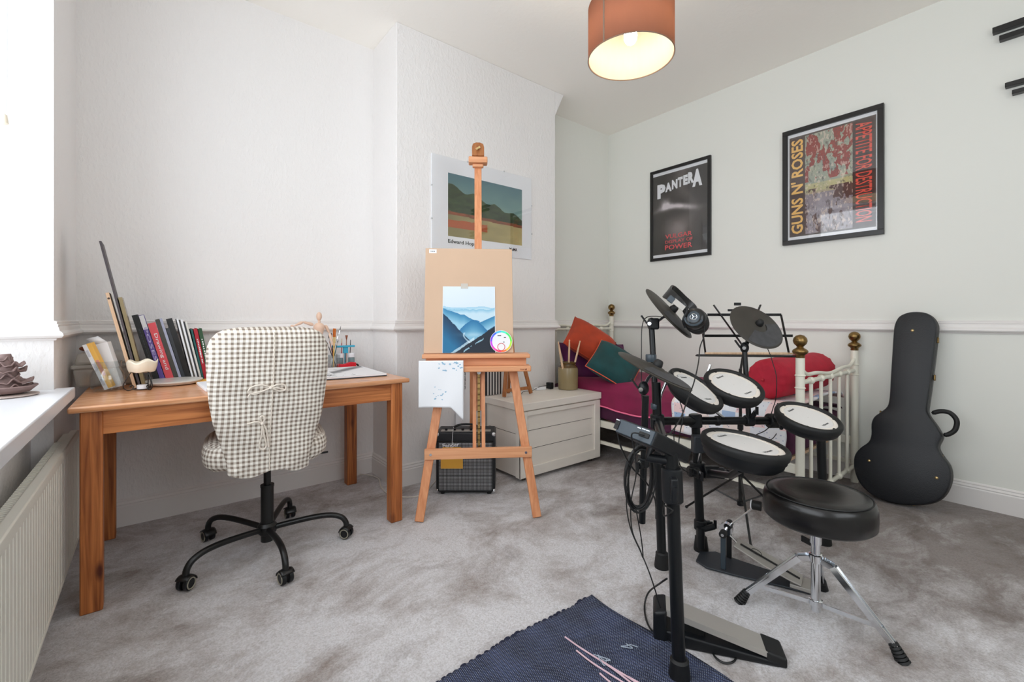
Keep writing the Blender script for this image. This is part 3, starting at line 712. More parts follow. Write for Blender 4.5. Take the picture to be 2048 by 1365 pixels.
# ================================================================== DESK
DX0, DX1, DY0, DY1, DZ = -0.237, 1.040, 2.158, 2.950, 0.745
d = thing('desk', 'long honey pine desk with square legs against the back wall', 'desk', ((DX0+DX1)/2, (DY0+DY1)/2, 0))
MB().b2((DX0, DY0, DZ-0.022), (DX1, DY1, DZ)).out('tabletop', 'pinetop', d, bevel=0.006)
ins = 0.028; lw = 0.062
xa, xb, ya, yb = DX0+ins, DX1-ins, DY0+ins, DY1-ins
MB().b2((xa+lw, ya+0.008, DZ-0.11), (xb-lw, ya+0.028, DZ-0.022)).out('front_rail', 'pine', d, smooth=0)
MB().b2((xa+lw, yb-0.028, DZ-0.11), (xb-lw, yb-0.008, DZ-0.022)).out('back_rail', 'pine', d, smooth=0)
for x in (xa+0.008, xb-0.028): MB().b2((x, ya+lw, DZ-0.11), (x+0.02, yb-lw, DZ-0.022)).out('side_rail', 'piney', d, smooth=0)
for x in (xa, xb-lw):
    for y in (ya, yb-lw): MB().b2((x, y, 0), (x+lw, y+lw, DZ-0.022)).out('leg', 'pinez', d, bevel=0.005)
# ------------------------------------------------------------------ things on the desk
ZD = DZ
def gb(x, y, r_, h_, prof, m, T=None): return MB().lathe(prof, tr(x, y, ZD), 32)
# storage tub
t = thing('storage_tub', 'cloudy plastic storage tub at the left back corner of the desk', 'tub', (-0.165, 2.80, ZD))
b = MB(); 
def rr(x0, x1, y0, y1, z0, z1, tp=0.0):
    return MB().add([(x0+tp, y0+tp, z0), (x1-tp, y0+tp, z0), (x1-tp, y1-tp, z0), (x0+tp, y1-tp, z0), (x0, y0, z1), (x1, y0, z1), (x1, y1, z1), (x0, y1, z1)], [(0, 3, 2, 1), (4, 5, 6, 7), (0, 1, 5, 4), (1, 2, 6, 5), (2, 3, 7, 6), (3, 0, 4, 7)])
rr(-0.285, -0.055, 2.745, 2.945, ZD+0.001, ZD+0.085, 0.012).out('tub_body', 'frosted', t, bevel=0.012, seg=3)
rr(-0.290, -0.050, 2.74, 2.949, ZD+0.085, ZD+0.102).out('tub_rim', 'frosted', t, bevel=0.005)
MB().add([(-0.283, 2.747, ZD+0.102), (-0.057, 2.747, ZD+0.102), (-0.057, 2.943, ZD+0.102), (-0.283, 2.943, ZD+0.102), (-0.270, 2.76, ZD+0.155), (-0.07, 2.76, ZD+0.155), (-0.07, 2.93, ZD+0.155), (-0.27, 2.93, ZD+0.155)], [(0, 3, 2, 1), (4, 5, 6, 7), (0, 1, 5, 4), (1, 2, 6, 5), (2, 3, 7, 6), (3, 0, 4, 7)]).out('tub_lid', 'frosted', t, bevel=0.014, seg=3)
o = MB().b2((-0.262, 2.765, ZD+0.006), (-0.085, 2.92, ZD+0.045)).out('tub_contents', mat('tan_clay', C(206, 168, 112), 0.8), t, bevel=0.01)
o = MB().sphere((-0.215, 2.84, ZD+0.172), 0.034, 16, (1.7, 1.2, 0.5)).out('pouch', 'terracotta'); tag(o, 'rust-brown soft pouch on top of the plastic tub', 'pouch')
# glass jar
jx, jy = -0.159, 2.585
prof = [(0.036, 0.002), (0.048, 0.004), (0.056, 0.02), (0.059, 0.045), (0.055, 0.075), (0.046, 0.092), (0.043, 0.10), (0.047, 0.104), (0.047, 0.122), (0.049, 0.128)]
o = MB().lathe(prof+[(0.045, 0.128), (0.043, 0.104), (0.040, 0.098), (0.051, 0.075), (0.055, 0.045), (0.052, 0.02), (0.044, 0.008), (0.001, 0.006)], tr(jx, jy, ZD), 40, cap=False).out('glass_jar', 'glass'); tag(o, 'round clear glass jar holding two cardboard boxes at the left of the desk', 'jar')
def slab(name, base, topdir, wdir, wd, th, ln, m, lab, cat, parts=None):
    z = V(topdir).normalized(); x = (V(wdir)-z*V(wdir).dot(z)).normalized(); y = z.cross(x)
    T = frame(V(base), x, y, z)
    t_ = thing(name, lab, cat, Tm=T); return t_
t = slab('tube_box', (-0.150, 2.570, ZD+0.012), (-0.36, 0.0, 1), (0.8, -0.3, 0.3), 0, 0, 0, None, 'orange and white carton standing in the glass jar', 'box')
MB().b2((-0.016, -0.012, 0), (0.016, 0.012, 0.205)).out('carton', 'white', t, local=True, bevel=0.001)
MB().b2((0.000, -0.0128, 0.004), (0.0166, 0.0128, 0.2055)).out('carton_band', 'yellow', t, local=True)
MB().b2((0.003, -0.0132, 0.06), (0.0140, -0.0126, 0.13)).out('carton_panel', mat('pale_terracotta', C(222, 150, 130), 0.6), t, local=True)
for z0 in (0.02, 0.09, 0.15): MB().b2((-0.0135, -0.0128, z0), (-0.004, -0.0118, z0+0.030)).out('carton_print', mat('pale_grey_print', C(200, 204, 214), 0.6), t, local=True)
t = slab('tube_box', (-0.125, 2.600, ZD+0.012), (-0.26, 0.08, 1), (0.9, -0.4, 0), 0, 0, 0, None, 'plain white carton with a folded open flap in the glass jar', 'box')
MB().b2((-0.022, -0.014, 0), (0.022, 0.014, 0.20)).out('carton', 'white', t, local=True, bevel=0.001)
MB().add([(-0.022, -0.014, 0.20), (0.022, -0.014, 0.20), (-0.002, -0.016, 0.232), (-0.046, -0.016, 0.232)], [(0, 1, 2, 3)]).out('carton_flap', 'white', t, local=True, solid=0.001)
# oil warmer
wx, wy = -0.043, 2.525
t = thing('oil_warmer', 'cream wavy-rimmed bowl on a black wire stand at the front of the desk', 'oil warmer', (wx, wy, ZD))
prof = [(0.034, 0.078), (0.044, 0.082), (0.050, 0.10), (0.053, 0.126)]
def wav(u, v):
    a = 2*PI*u; i = v*3; k = min(int(i), 2); f_ = i-k; r_ = prof[k][0]*(1-f_)+prof[k+1][0]*f_; z = prof[k][1]*(1-f_)+prof[k+1][1]*f_
    z += 0.006*math.cos(5*a)*v; return (wx+r_*math.cos(a), wy+r_*math.sin(a), ZD+z)
MB().grid(wav, 50, 9, cu=True).add([(wx+0.034*math.cos(a), wy+0.034*math.sin(a), ZD+0.078) for a in [2*PI*k/20 for k in range(20)]], [tuple(range(20))]).out('bowl', 'ceramic', t, solid=0.003)
b = MB()
for k in range(3):
    a = 2*PI*k/3-1.0; c_, s_ = math.cos(a), math.sin(a)
    q = [(0.036, 0.086), (0.040, 0.075), (0.060, 0.035), (0.062, 0.015), (0.050, 0.003), (0.036, 0.005), (0.028, 0.016), (0.036, 0.024), (0.042, 0.016)]
    b.tube(spline([(wx+c_*a_, wy+s_*a_, ZD+z_) for a_, z_ in q], 5), 0.002, 6)
b.tube([(wx+0.040*math.cos(a), wy+0.040*math.sin(a), ZD+0.080) for a in [2*PI*k/24 for k in range(24)]], 0.002, 6, closed=True)
b.tube([(wx+0.030*math.cos(a), wy+0.030*math.sin(a), ZD+0.005) for a in [2*PI*k/24 for k in range(24)]], 0.002, 6, closed=True)
b.tube([(wx+0.02, wy-0.035, ZD+0.004), (wx+0.02, wy-0.035, ZD+0.08)], 0.0022, 6)
b.out('wire_stand', 'black', t)
MB().cyl((wx, wy, ZD+0.006), (wx, wy, ZD+0.022), 0.019, n=24).out('tea_light', 'white', t)
# stone plate
px0, py0 = 0.070, 2.665
t = MB().lathe([(0.085, 0.001), (0.105, 0.006), (0.114, 0.016), (0.114, 0.020), (0.106, 0.021), (0.001, 0.018)], tr(px0, py0, ZD), 48).out('round_plate', 'marble'); tag(t, 'flat round white stone plate in front of the leaning books', 'plate')
# leaning boards and books: thin uprights standing on the desk, seen on edge
def upright(name, xb, y0, y1, th, h_, lean, m, lab, cat, z0=ZD, grp=None, bev=0.0015, dx_depth=0.0):
    """xb: x of the foot's left side, lean>0 tips the top to the left (-x)"""
    z = V((-lean, 0, 1)).normalized(); x = V((1, 0, lean)).normalized(); y = V((0, 1, 0))
    foot = V((xb, y0, z0+0.0005))
    T = frame(foot, x, y, z)
    t_ = thing(name, lab, cat, Tm=T, group=grp); return t_
def board(name, xb, y0, dp, th, h_, lean, m, lab, cat):
    t_ = upright(name, xb, y0, y0+dp, th, h_, lean, m, lab, cat)
    MB().b2((0, 0, 0), (th, dp, h_)).out('panel', m, t_, local=True, bevel=0.001); return t_
t = board('wooden_board', -0.075, 2.595, 0.13, 0.012, 0.43, 0.22, 'stick', 'pale wooden board with a hole, leaning left behind the oil warmer', 'board')
MB().cyl((0.006, -0.0008, 0.405), (0.006, 0.002, 0.405), 0.0045, n=12).out('hole', 'seam', t, local=True)
board('drawing_portfolio', -0.056, 2.595, 0.135, 0.008, 0.655, 0.205, 'umber', 'tall thin dark grey board, tallest of the panels leaning at left', 'board')
board('canvas_panel', -0.044, 2.60, 0.13, 0.013, 0.41, 0.205, 'stone', 'short olive-edged canvas panel beside the tall dark board', 'board')
def bk(xb, th, h_, m, lab, y0=2.76, dp=0.20, lean=0.25, title=None, tcol='white', twid=0.6, th2=0.6, pages=True, band=None, name='book'):
    t_ = upright(name, xb, y0, y0+dp, th, h_, lean, m, lab, 'book', grp=None)
    c = 0.002 if th > 0.012 else 0.001
    MB().b2((0, 0, 0), (th, 0.002, h_)).b2((0, 0.002, 0), (c, dp, h_)).b2((th-c, 0.002, 0), (th, dp, h_)).out('cover', m, t_, local=True)
    MB().b2((c, 0.002, 0.003), (th-c, dp-0.004, h_-0.003)).out('pages', 'white', t_, local=True, smooth=0)
    if title and title[0] != '~': lettering('spine_title', title, tr(th*(0.5-th2/2), -0.0005, h_*0.82) @ CW, tcol, t_, height=th*th2, width=h_*twid, bold=0.01)
    elif title: marks('spine_print', tr(th*(0.5-th2/2), -0.0003, h_*0.80) @ CW, tcol, t_, h_*twid, th*th2, n=int(title[1:]), seed=int(th*1e4))
    if band: MB().b2((0.0005, -0.0008, h_-band[1]), (th-0.0005, 0.0, h_-0.002)).out('spine_label', band[0], t_, local=True)
    return t_
lnn = 0.26
bk(-0.002, 0.022, 0.335, 'black', 'thick black book, leftmost of the leaning books', lean=lnn, title='~14', tcol='slate', twid=0.6, th2=0.3)
purp = mat('violet_cover', C(98, 78, 160), 0.5)
bk(0.023, 0.019, 0.335, purp, 'purple book with a white spine label between the black and coral red books', lean=lnn, title='POSES', tcol=mat('pale_violet_print', C(196, 190, 226), 0.5), twid=0.5, th2=0.6, band=('white', 0.07))
redc = mat('coral_cover', C(226, 82, 92), 0.5)
bk(0.046, 0.030, 0.295, redc, 'wide coral red book titled Drawing and', lean=lnn, title='Drawing and', twid=0.62, th2=0.55)
lav = mat('lavender_cover', C(168, 172, 196), 0.5)
bk(0.079, 0.017, 0.315, 'casetrim', 'dark ring-bound sketchbook right of the coral red book', lean=lnn)
bk(0.097, 0.010, 0.320, lav, 'thin lavender grey book beside the dark sketchbook', lean=lnn)
bk(0.110, 0.013, 0.270, 'slate', 'short charcoal book lower than its neighbours', lean=lnn)
bk(0.124, 0.022, 0.318, 'black', 'thick black sketchbook, the taller one at the middle of the row', lean=lnn)
for k, (th, h_, m, lab) in enumerate(((0.007, 0.315, 'white', 'thin white magazine next to the thick black sketchbook'), (0.006, 0.310, 'casetrim', 'thin brown-grey magazine between two white ones'), (0.008, 0.312, 'white', 'white soft-cover book right of the brown-grey magazine'), (0.006, 0.300, 'slate', 'thin dark magazine before the last white one'), (0.008, 0.303, 'marble', 'last pale magazine before the dark green spine'))):
    bk(0.1475+[0, 0.008, 0.015, 0.024, 0.031][k], th, h_, m, lab, lean=0.21)
grn = mat('forest_cover', C(40, 78, 48), 0.5); tealc = mat('deep_teal_cover', C(20, 86, 84), 0.5)
bk(0.188, 0.008, 0.262, tealc, 'thin dark teal book left of the crimson book', lean=0.19)
bk(0.197, 0.016, 0.262, 'darkred', 'crimson book with white title near the right of the row', lean=0.18, title='~15', twid=0.5, th2=0.4)
bk(0.214, 0.016, 0.262, grn, 'dark green book at the right end of the leaning row', lean=0.17, title='~13', twid=0.6, th2=0.4)
# paint box
t = thing('paint_box', 'black box with blue and white label behind the chair on the desk', 'box', (0.31, 2.79, ZD))
MB().b2((0.235, 2.72, ZD+0.001), (0.40, 2.86, ZD+0.05)).out('box_base', 'plastic', t, bevel=0.004)
MB().b2((0.240, 2.718, ZD+0.018), (0.39, 2.721, ZD+0.042)).out('box_label', 'blue', t)
MB().b2((0.250, 2.7165, ZD+0.021), (0.285, 2.7182, ZD+0.040)).out('label_patch', 'white', t)
t2 = MB().b2((0.238, 2.74, ZD+0.051), (0.38, 2.86, ZD+0.08)).out('black_case', 'slate', bevel=0.004); tag(t2, 'small dark case stacked on the blue-labelled box', 'case')
o = MB().sphere((0.30, 2.78, ZD+0.0915), 0.022, 16, (1.3, 1, 0.5)).out('pink_eraser', mat('pink_rubber', C(226, 96, 120), 0.6)); tag(o, 'pink eraser on top of the small dark case', 'eraser')
# notepad
def flatstack(x0, y0, x1, y1, z0, h_, rz, m, name, lab, cat):
    cx_, cy_ = (x0+x1)/2, (y0+y1)/2
    T = tr(cx_, cy_, z0) @ Matrix.Rotation(rz, 4, 'Z'); t_ = thing(name, lab, cat, Tm=T)
    MB().b2((-(x1-x0)/2, -(y1-y0)/2, 0.0005), ((x1-x0)/2, (y1-y0)/2, h_)).out('pages', m, t_, local=True, bevel=0.001); return t_
t = flatstack(0.16, 2.29, 0.37, 2.58, ZD, 0.012, 0.05, 'white', 'notepad', 'white lined notepad lying on the desk left of the chair', 'notepad')
painted('ruled_lines', 0.19, 0.26, 1, 60, lambda u, v: (216, 222, 236) if int(v*60) % 3 == 0 else (236, 238, 242), Matrix(((1, 0, 0, -0.095), (0, 0, 1, -0.13), (0, -1, 0, 0.0125), (0, 0, 0, 1))), t)
t = flatstack(0.15, 2.60, 0.36, 2.71, ZD, 0.010, 0.03, 'yellow', 'yellow_book', 'yellow covered booklet lying behind the white notepad', 'book')
# sketchbook with charcoal drawing
T = tr(0.82, 2.57, ZD) @ Matrix.Rotation(-0.07, 4, 'Z')
t = thing('sketch_pad', 'large open sketch pad with a charcoal drawing at the right of the desk', 'sketch pad', Tm=T)
MB().b2((-0.20, -0.24, 0.0005), (0.18, 0.24, 0.006)).out('pad_board', 'slate', t, local=True)
MB().b2((-0.20, -0.24, 0.006), (0.178, 0.238, 0.014)).out('pages', 'white', t, local=True)
def charcoal(u, v):
    d_ = abs((v-0.35)-(u-0.3)*0.9); k = max(0, 1-d_*6)*0.8 if u > 0.35 else 0
    n = fbm(u*10, v*24, 4); k = max(k*(0.5+n), 0.75 if n > 0.66 and u < 0.6 else 0); k = min(0.85, k)
    return mixc((232, 232, 234), (62, 62, 66), k)
painted('charcoal_drawing', 0.36, 0.46, 60, 70, charcoal, Matrix(((1, 0, 0, -0.19), (0, 0, 1, -0.23), (0, -1, 0, 0.0145), (0, 0, 0, 1))), t)
# tape dispenser
t = thing('tape_dispenser', 'red plastic tape dispenser behind the sketch pad', 'tape dispenser', (0.955, 2.885, ZD))
MB().prism([(-0.06, 0), (0.055, 0), (0.055, 0.030), (0.02, 0.034), (-0.02, 0.022), (-0.06, 0.026)], 0.035, frame(V((0.955, 2.90, ZD+0.001)), V((1, 0, 0)), V((0, 0, 1)), V((0, -1, 0)))).out('body', 'red', t, bevel=0.005, seg=3)
MB().tube(spline([(1.005, 2.885, ZD+0.018), (1.02, 2.882, ZD+0.016), (1.028, 2.88, ZD+0.006)], 4), 0.006, 8).out('handle_end', 'plastic', t)
# brush jar and brushes
bx, by = 0.872, 2.885
o = MB().lathe([(0.034, 0.001), (0.038, 0.004), (0.040, 0.085), (0.037, 0.085), (0.035, 0.008), (0.001, 0.008)], tr(bx, by, ZD), 28, cap=False).out('brush_jar', 'glass'); tag(o, 'clear glass tumbler crammed with paint brushes beside the chair back', 'jar')
random.seed(3)
bd = [(-0.030, 0.16, 'black', 'slim', 'thin black-handled brush leaning far left in the tumbler'), (-0.022, 0.20, 'terracotta', 'slim', 'dark red brush, second from the left in the tumbler'), (-0.010, 0.215, 'black', 'round', 'black round-tipped brush left of the wide orange brush'), (0.006, 0.24, 'yellow', 'flat', 'wide flat orange brush, the broadest in the tumbler'), (0.020, 0.17, 'tealc', 'slim', 'short teal brush right of the wide orange brush'), (0.028, 0.215, 'greyplastic', 'slim', 'grey pencil-thin brush at the right of the tumbler'), (-0.002, 0.15, 'white', 'slim', 'white slanted brush handle low in the tumbler'), (0.034, 0.255, 'white', 'slim', 'tall white needle-thin brush, tallest in the tumbler')]
M['tealc'] = tealc
for dx, ht, m, kd, lab in bd:
    a = V((bx-dx*0.55, by+random.uniform(-0.012, 0.012), ZD+0.010)); dr = V((dx*1.9, random.uniform(-0.01, 0.02), ht)); e = a+dr
    t = thing('paint_brush', lab, 'brush', a)
    if kd == 'flat':
        MB().tube([a, a+dr*0.62], [0.003, 0.004], 8).out('handle', m, t)
        T = frame(a+dr*0.62, V((1, 0, -dr.x/dr.z)).normalized(), V((0, 1, 0)), dr.normalized())
        MB().b2((-0.008, -0.003, 0), (0.008, 0.003, dr.length*0.16), T).out('ferrule', 'gold', t)
        MB().b2((-0.009, -0.003, dr.length*0.16), (0.009, 0.003, dr.length*0.38), T).out('bristles', mat('amber_bristle', C(196, 104, 32), 0.7), t, bevel=0.001)
    else:
        MB().tube([a, a+dr*0.5, a+dr*0.8], [0.0018, 0.0028, 0.0022], 8).out('handle', m, t)
        MB().tube([a+dr*0.8, a+dr*0.9], [0.0024, 0.0024], 8).out('ferrule', 'chrome', t)
        MB().tube([a+dr*0.9, a+dr*0.94, a+dr], [0.0026, 0.0045 if kd == 'round' else 0.0026, 0.0006], 8).out('bristles', 'black' if kd == 'round' else 'slate', t)
for i, (qx, qy, lab) in enumerate(((0.925, 2.925, 'small glass pot with white lid next to the brush tumbler'), (0.998, 2.925, 'small glass pot with white lid, the one by the tape dispenser'))):
    t = thing('paint_pot', lab, 'pot', (qx, qy, ZD))
    MB().lathe([(0.018, 0.001), (0.020, 0.004), (0.020, 0.058), (0.015, 0.064)], tr(qx, qy, ZD), 20).out('pot_glass', mat('pot_water', C(120, 146, 150), 0.15), t)
    MB().lathe([(0.021, 0.062), (0.022, 0.066), (0.022, 0.088), (0.020, 0.090)], tr(qx, qy, ZD), 20).out('lid', 'white', t)
t = thing('brush_rack', 'turquoise plastic brush holder bar standing behind the brushes', 'brush holder', (0.935, 2.955-0.02, ZD))
MB().b2((0.875, 2.905, ZD+0.128), (1.015, 2.935, ZD+0.140)).out('holder_bar', 'turq', t, bevel=0.003)
MB().b2((0.955, 2.926, ZD+0.001), (0.963, 2.934, ZD+0.13)).b2((0.945, 2.915, ZD+0.09), (0.975, 2.935, ZD+0.13)).out('holder_stem', 'turq', t, bevel=0.002)
for i, (qx, ht, lab) in enumerate(((0.960, 0.205, 'fan brush with a red-brown handle in the turquoise holder'), (0.930, 0.185, 'short red pencil in the turquoise holder'), (0.985, 0.175, 'dark brush at the right end of the turquoise holder'))):
    t = thing('paint_brush', lab, 'brush', (qx, 2.918, ZD+0.03))
    MB().tube([(qx, 2.918, ZD+0.03), (qx+0.004, 2.918, ZD+ht*0.85)], 0.0025, 8).out('handle', ['terracotta', 'darkred', 'black'][i], t)
    MB().tube([(qx+0.004, 2.918, ZD+ht*0.85), (qx+0.005, 2.918, ZD+ht)], [0.0025, 0.009 if i == 0 else 0.002], 8).out('bristles', ['terracotta', 'gold', 'slate'][i], t)
# mannequin
mx_, my_ = 0.775, 2.84
t = thing('artist_mannequin', 'pale jointed wooden mannequin standing behind the chair back', 'mannequin', (mx_, my_, ZD))
def ell(b, p0, p1, r0, r1): 
    p0, p1 = V(p0), V(p1); mid = [p0.lerp(p1, k/6) for k in range(7)]; rs = [r0*0.55, r0*0.95, r0, (r0+r1)/2, r1, r1*0.9, r1*0.5]
    return b.tube(mid, rs, 12)
z = ZD
MB().cyl((mx_, my_, z+0.001), (mx_, my_, z+0.014), 0.045, n=32).cyl((mx_+0.0, my_+0.02, z+0.014), (mx_, my_+0.02, z+0.16), 0.002, n=8).out('stand', 'mannequin', t)
b = MB(); ell(b, (mx_, my_, z+0.205), (mx_, my_, z+0.285), 0.024, 0.034); ell(b, (mx_, my_, z+0.150), (mx_, my_, z+0.200), 0.026, 0.022); b.cyl((mx_, my_, z+0.285), (mx_, my_, z+0.302), 0.008, n=10); b.out('torso', 'mannequin', t)
MB().sphere((mx_, my_, z+0.326), 0.019, 16, (0.85, 1, 1.35)).out('head', 'mannequin', t)
for s_ in (-1, 1):
    b = MB(); ell(b, (mx_+s_*0.016, my_, z+0.148), (mx_+s_*0.018, my_, z+0.085), 0.015, 0.011); ell(b, (mx_+s_*0.018, my_, z+0.083), (mx_+s_*0.018, my_, z+0.028), 0.012, 0.008); b.box((mx_+s_*0.018, my_-0.008, z+0.021), (0.014, 0.036, 0.012)); b.out('leg', 'mannequin', t)
b = MB(); ell(b, (mx_-0.034, my_, z+0.275), (mx_-0.092, my_-0.01, z+0.292), 0.010, 0.008); ell(b, (mx_-0.094, my_-0.01, z+0.292), (mx_-0.142, my_-0.015, z+0.270), 0.009, 0.006); b.sphere((mx_-0.153, my_-0.015, z+0.267), 0.009, 10, (1.1, 0.6, 1)); b.out('arm', 'mannequin', t)
b = MB(); ell(b, (mx_+0.036, my_, z+0.272), (mx_+0.060, my_, z+0.225), 0.010, 0.008); ell(b, (mx_+0.061, my_, z+0.222), (mx_+0.072, my_-0.01, z+0.17), 0.009, 0.006); b.sphere((mx_+0.074, my_-0.01, z+0.160), 0.009, 10, (0.7, 0.6, 1.3)); b.out('arm', 'mannequin', t)
# window sill sculpture
sx_, sy_ = -0.402, 2.285; SZ = 0.787
t = thing('clay_sculpture', 'mauve ruffled clay sculpture rising from its own shallow bowl on the sill', 'sculpture', (sx_, sy_, SZ))
MB().lathe([(0.03, 0.008), (0.06, 0.014), (0.080, 0.034), (0.078, 0.037), (0.055, 0.022), (0.001, 0.016)], tr(sx_, sy_, SZ), 40).out('bowl', 'clay', t)
for i in range(6):
    rr_ = [0.060, 0.054, 0.046, 0.048, 0.036, 0.026][i]; zz = 0.034+i*0.019
    def ruff(u, v, i=i, rr_=rr_, zz=zz):
        a = 2*PI*u; rad = 0.012+(rr_-0.012)*v; wv = 0.007*math.sin(a*(5+i % 3)+i*1.7)*v+0.004*math.sin(a*11+i)*v
        return (sx_+rad*(1+0.16*math.sin(3*a+i*2))*math.cos(a)+0.008*math.sin(i*2.1), sy_+rad*math.sin(a), SZ+zz+wv-0.012*(1-v))
    MB().grid(ruff, 60, 6, cu=True).out('ruffle', 'clay', t, solid=0.004, smooth=60)
MB().tube([(sx_, sy_, SZ+0.012), (sx_+0.004, sy_, SZ+0.07), (sx_, sy_, SZ+0.145)], [0.045, 0.030, 0.014], 16).out('core', 'clay', t)
o = MB().lathe([(0.076, 0.0), (0.082, 0.003), (0.082, 0.006), (0.001, 0.0075)], tr(sx_, sy_, SZ), 40).out('round_trivet', 'shell'); tag(o, 'thin pale disc under the clay sculpture on the sill', 'trivet')
# ================================================================== SWIVEL CHAIR
ch = thing('swivel_chair', 'swivel desk chair in a brown gingham tie-back cover with black wheels', 'chair', (0.40, 2.29, 0), math.radians(-7))
prof = [(0.418, 0.150, 0.030), (0.430, 0.150, 0.034), (0.468, 0.152, 0.036), (0.55, 0.176, 0.038), (0.635, 0.199, 0.041), (0.72, 0.212, 0.043), (0.80, 0.218, 0.045), (0.88, 0.221, 0.046), (0.94, 0.218, 0.045), (0.975, 0.206, 0.042), (0.998, 0.186, 0.036), (1.012, 0.158, 0.026), (1.020, 0.115, 0.014), (1.022, 0.05, 0.004)]
def interp(pf, t):
    x = t*(len(pf)-1); i = min(int(x), len(pf)-2); f_ = x-i
    return [pf[i][k]*(1-f_)+pf[i+1][k]*f_ for k in range(len(pf[0]))]
def backf(u, v):
    z_, hw, th_ = interp(prof, v); a = 2*PI*u
    ex = 0.42; cx_ = math.copysign(abs(math.cos(a))**ex, math.cos(a))*hw; sy_2 = math.copysign(abs(math.sin(a))**0.75, math.sin(a))*th_
    curve = 0.10*(cx_/0.22)**2*0.22     # the back wraps forward at its sides
    lean = -0.225-0.035*(z_-0.45)+0.03*math.cos((z_-0.45)*5)
    wob = 0.004*math.sin(z_*31+cx_*20)+(0.006*math.sin(cx_*60) if z_ < 0.45 else 0)
    return (cx_, lean+sy_2+curve+wob, z_+(0.010*math.sin(cx_*34+1) if z_ < 0.425 else 0))
def backuv(u, v):
    p_ = backf(u, v); return (p_[0]+(0 if math.sin(2*PI*u) < 0 else 0.5)+0.25*(p_[1]+0.22), p_[2]+(0.03 if v > 0.9 else 0))
b = MB(); b.grid(backf, 72, 52, cu=True, uvf=backuv); n_ = len(b.v)
b.add([backf(k/36, 1.0) for k in range(36)], [tuple(range(36))])
bk_ = b.out('backrest', 'gingham', ch, local=True, smooth=70)
def seatf(u, v):
    a = 2*PI*u; lay = [(0.20, 0.425, 0.9), (0.225, 0.430, 0.97), (0.243, 0.450, 1.0), (0.247, 0.490, 1.0), (0.240, 0.520, 0.98), (0.215, 0.536, 0.95), (0.12, 0.542, 0.6), (0.001, 0.543, 0.01)]
    r_, z_, _k = interp(lay, v); ex = 0.55
    x = math.copysign(abs(math.cos(a))**ex, math.cos(a))*r_; y = math.copysign(abs(math.sin(a))**ex, math.sin(a))*r_*0.94
    return (x, y+0.035, z_+0.003*math.sin(8*a))
def seatuv(u, v):
    p_ = seatf(u, v); a = 2*PI*u
    return (p_[0]+(0.3*p_[1] if v < 0.5 else 0), p_[1]) if v > 0.62 else (math.atan2(p_[1]-0.035, p_[0])*0.24, p_[2])
MB().grid(seatf, 64, 28, cu=True, uvf=seatuv).add([seatf(k/32, 0.0) for k in range(32)], [tuple(range(32))]).out('seat', 'gingham', ch, local=True, smooth=60)
def bsurf(x, z_):   # rear surface point of the backrest
    best = None
    v = [i for i in range(len(prof)-1) if prof[i][0] <= z_ <= prof[i+1][0]]; i = v[0] if v else 0
    f_ = (z_-prof[i][0])/(prof[i+1][0]-prof[i][0]); hw = prof[i][1]*(1-f_)+prof[i+1][1]*f_; th_ = prof[i][2]*(1-f_)+prof[i+1][2]*f_
    c_ = min(1, abs(x)/hw)**(1/0.42); s_ = math.sqrt(max(0, 1-c_*c_))**0.75
    return V((x, -0.225-0.035*(z_-0.45)+0.03*math.cos((z_-0.45)*5)-s_*th_+0.022*(x/0.22)**2-0.003, z_))
MB().tube([bsurf(0.006-0.012*(1.0-z_)+0.004*math.sin(z_*9), z_)+V((0, -0.001, 0)) for z_ in [0.43+0.57*k/30 for k in range(31)]], 0.0022, 6).out('seam', 'cord', bk_)if False else None
T_ch = wmat(ch)
def chl(name, mb, m, par=None, **kw):
    mb.v = [T_ch @ V(p) for p in mb.v]; return mb.out(name, m, par or ch, **kw)
chl('seam', MB().tube([bsurf(0.008-0.018*(1.0-z_)+0.003*math.sin(z_*9), z_)+V((0, -0.001, 0)) for z_ in [0.43+0.57*k/30 for k in range(31)]], 0.0022, 6), 'cord', bk_)
for (kx, kz, loops) in ((-0.002, 0.778, [[(0, 0), (-0.03, 0.014), (-0.065, 0.008), (-0.078, -0.012), (-0.055, -0.022), (-0.025, -0.010), (0, 0)], [(0, 0), (0.025, 0.012), (0.050, 0.006), (0.052, -0.012), (0.03, -0.016), (0.012, -0.006), (0, 0)], [(0, 0), (-0.03, -0.012), (-0.07, -0.02), (-0.078, -0.034)], [(0, 0), (0.03, -0.004), (0.062, -0.018)]]),
                       (-0.030, 0.632, [[(0, 0), (0.004, -0.04), (0.014, -0.09), (0.004, -0.108), (-0.010, -0.095), (-0.004, -0.05), (0, 0)], [(0, 0), (-0.008, 0.026), (0.0, 0.032), (0.008, 0.02), (0, 0)], [(0, 0), (-0.022, 0.010), (-0.052, 0.004)], [(0, 0), (0.012, -0.02), (0.018, -0.06), (0.022, -0.10)]])):
    b = MB()
    for lp in loops: b.tube(spline([bsurf(kx+x, kz+z_)+V((0, -0.006-0.004*abs(math.sin(i*1.7)), 0)) for i, (x, z_) in enumerate(lp)], 6), 0.0033, 7)
    b.sphere(bsurf(kx, kz)+V((0, -0.008, 0)), 0.0075, 10)
    chl('tie_bow', b, 'cord', bk_)
chl('gas_lift', MB().cyl((0, 0, 0.28), (0, 0, 0.425), 0.015, n=20).cyl((0, 0, 0.045), (0, 0, 0.295), 0.0265, n=24).cyl((0, 0, 0.29), (0, 0, 0.30), 0.028, n=24), 'black')
chl('seat_plate', MB().b2((-0.11, -0.10, 0.405), (0.11, 0.13, 0.425)).tube([(0.05, 0.02, 0.412), (0.20, -0.02, 0.412), (0.255, -0.03, 0.416)], 0.005, 8).beam((0, -0.08, 0.41), (0, -0.21, 0.44), 0.06, 0.008), 'black', bevel=0.003)
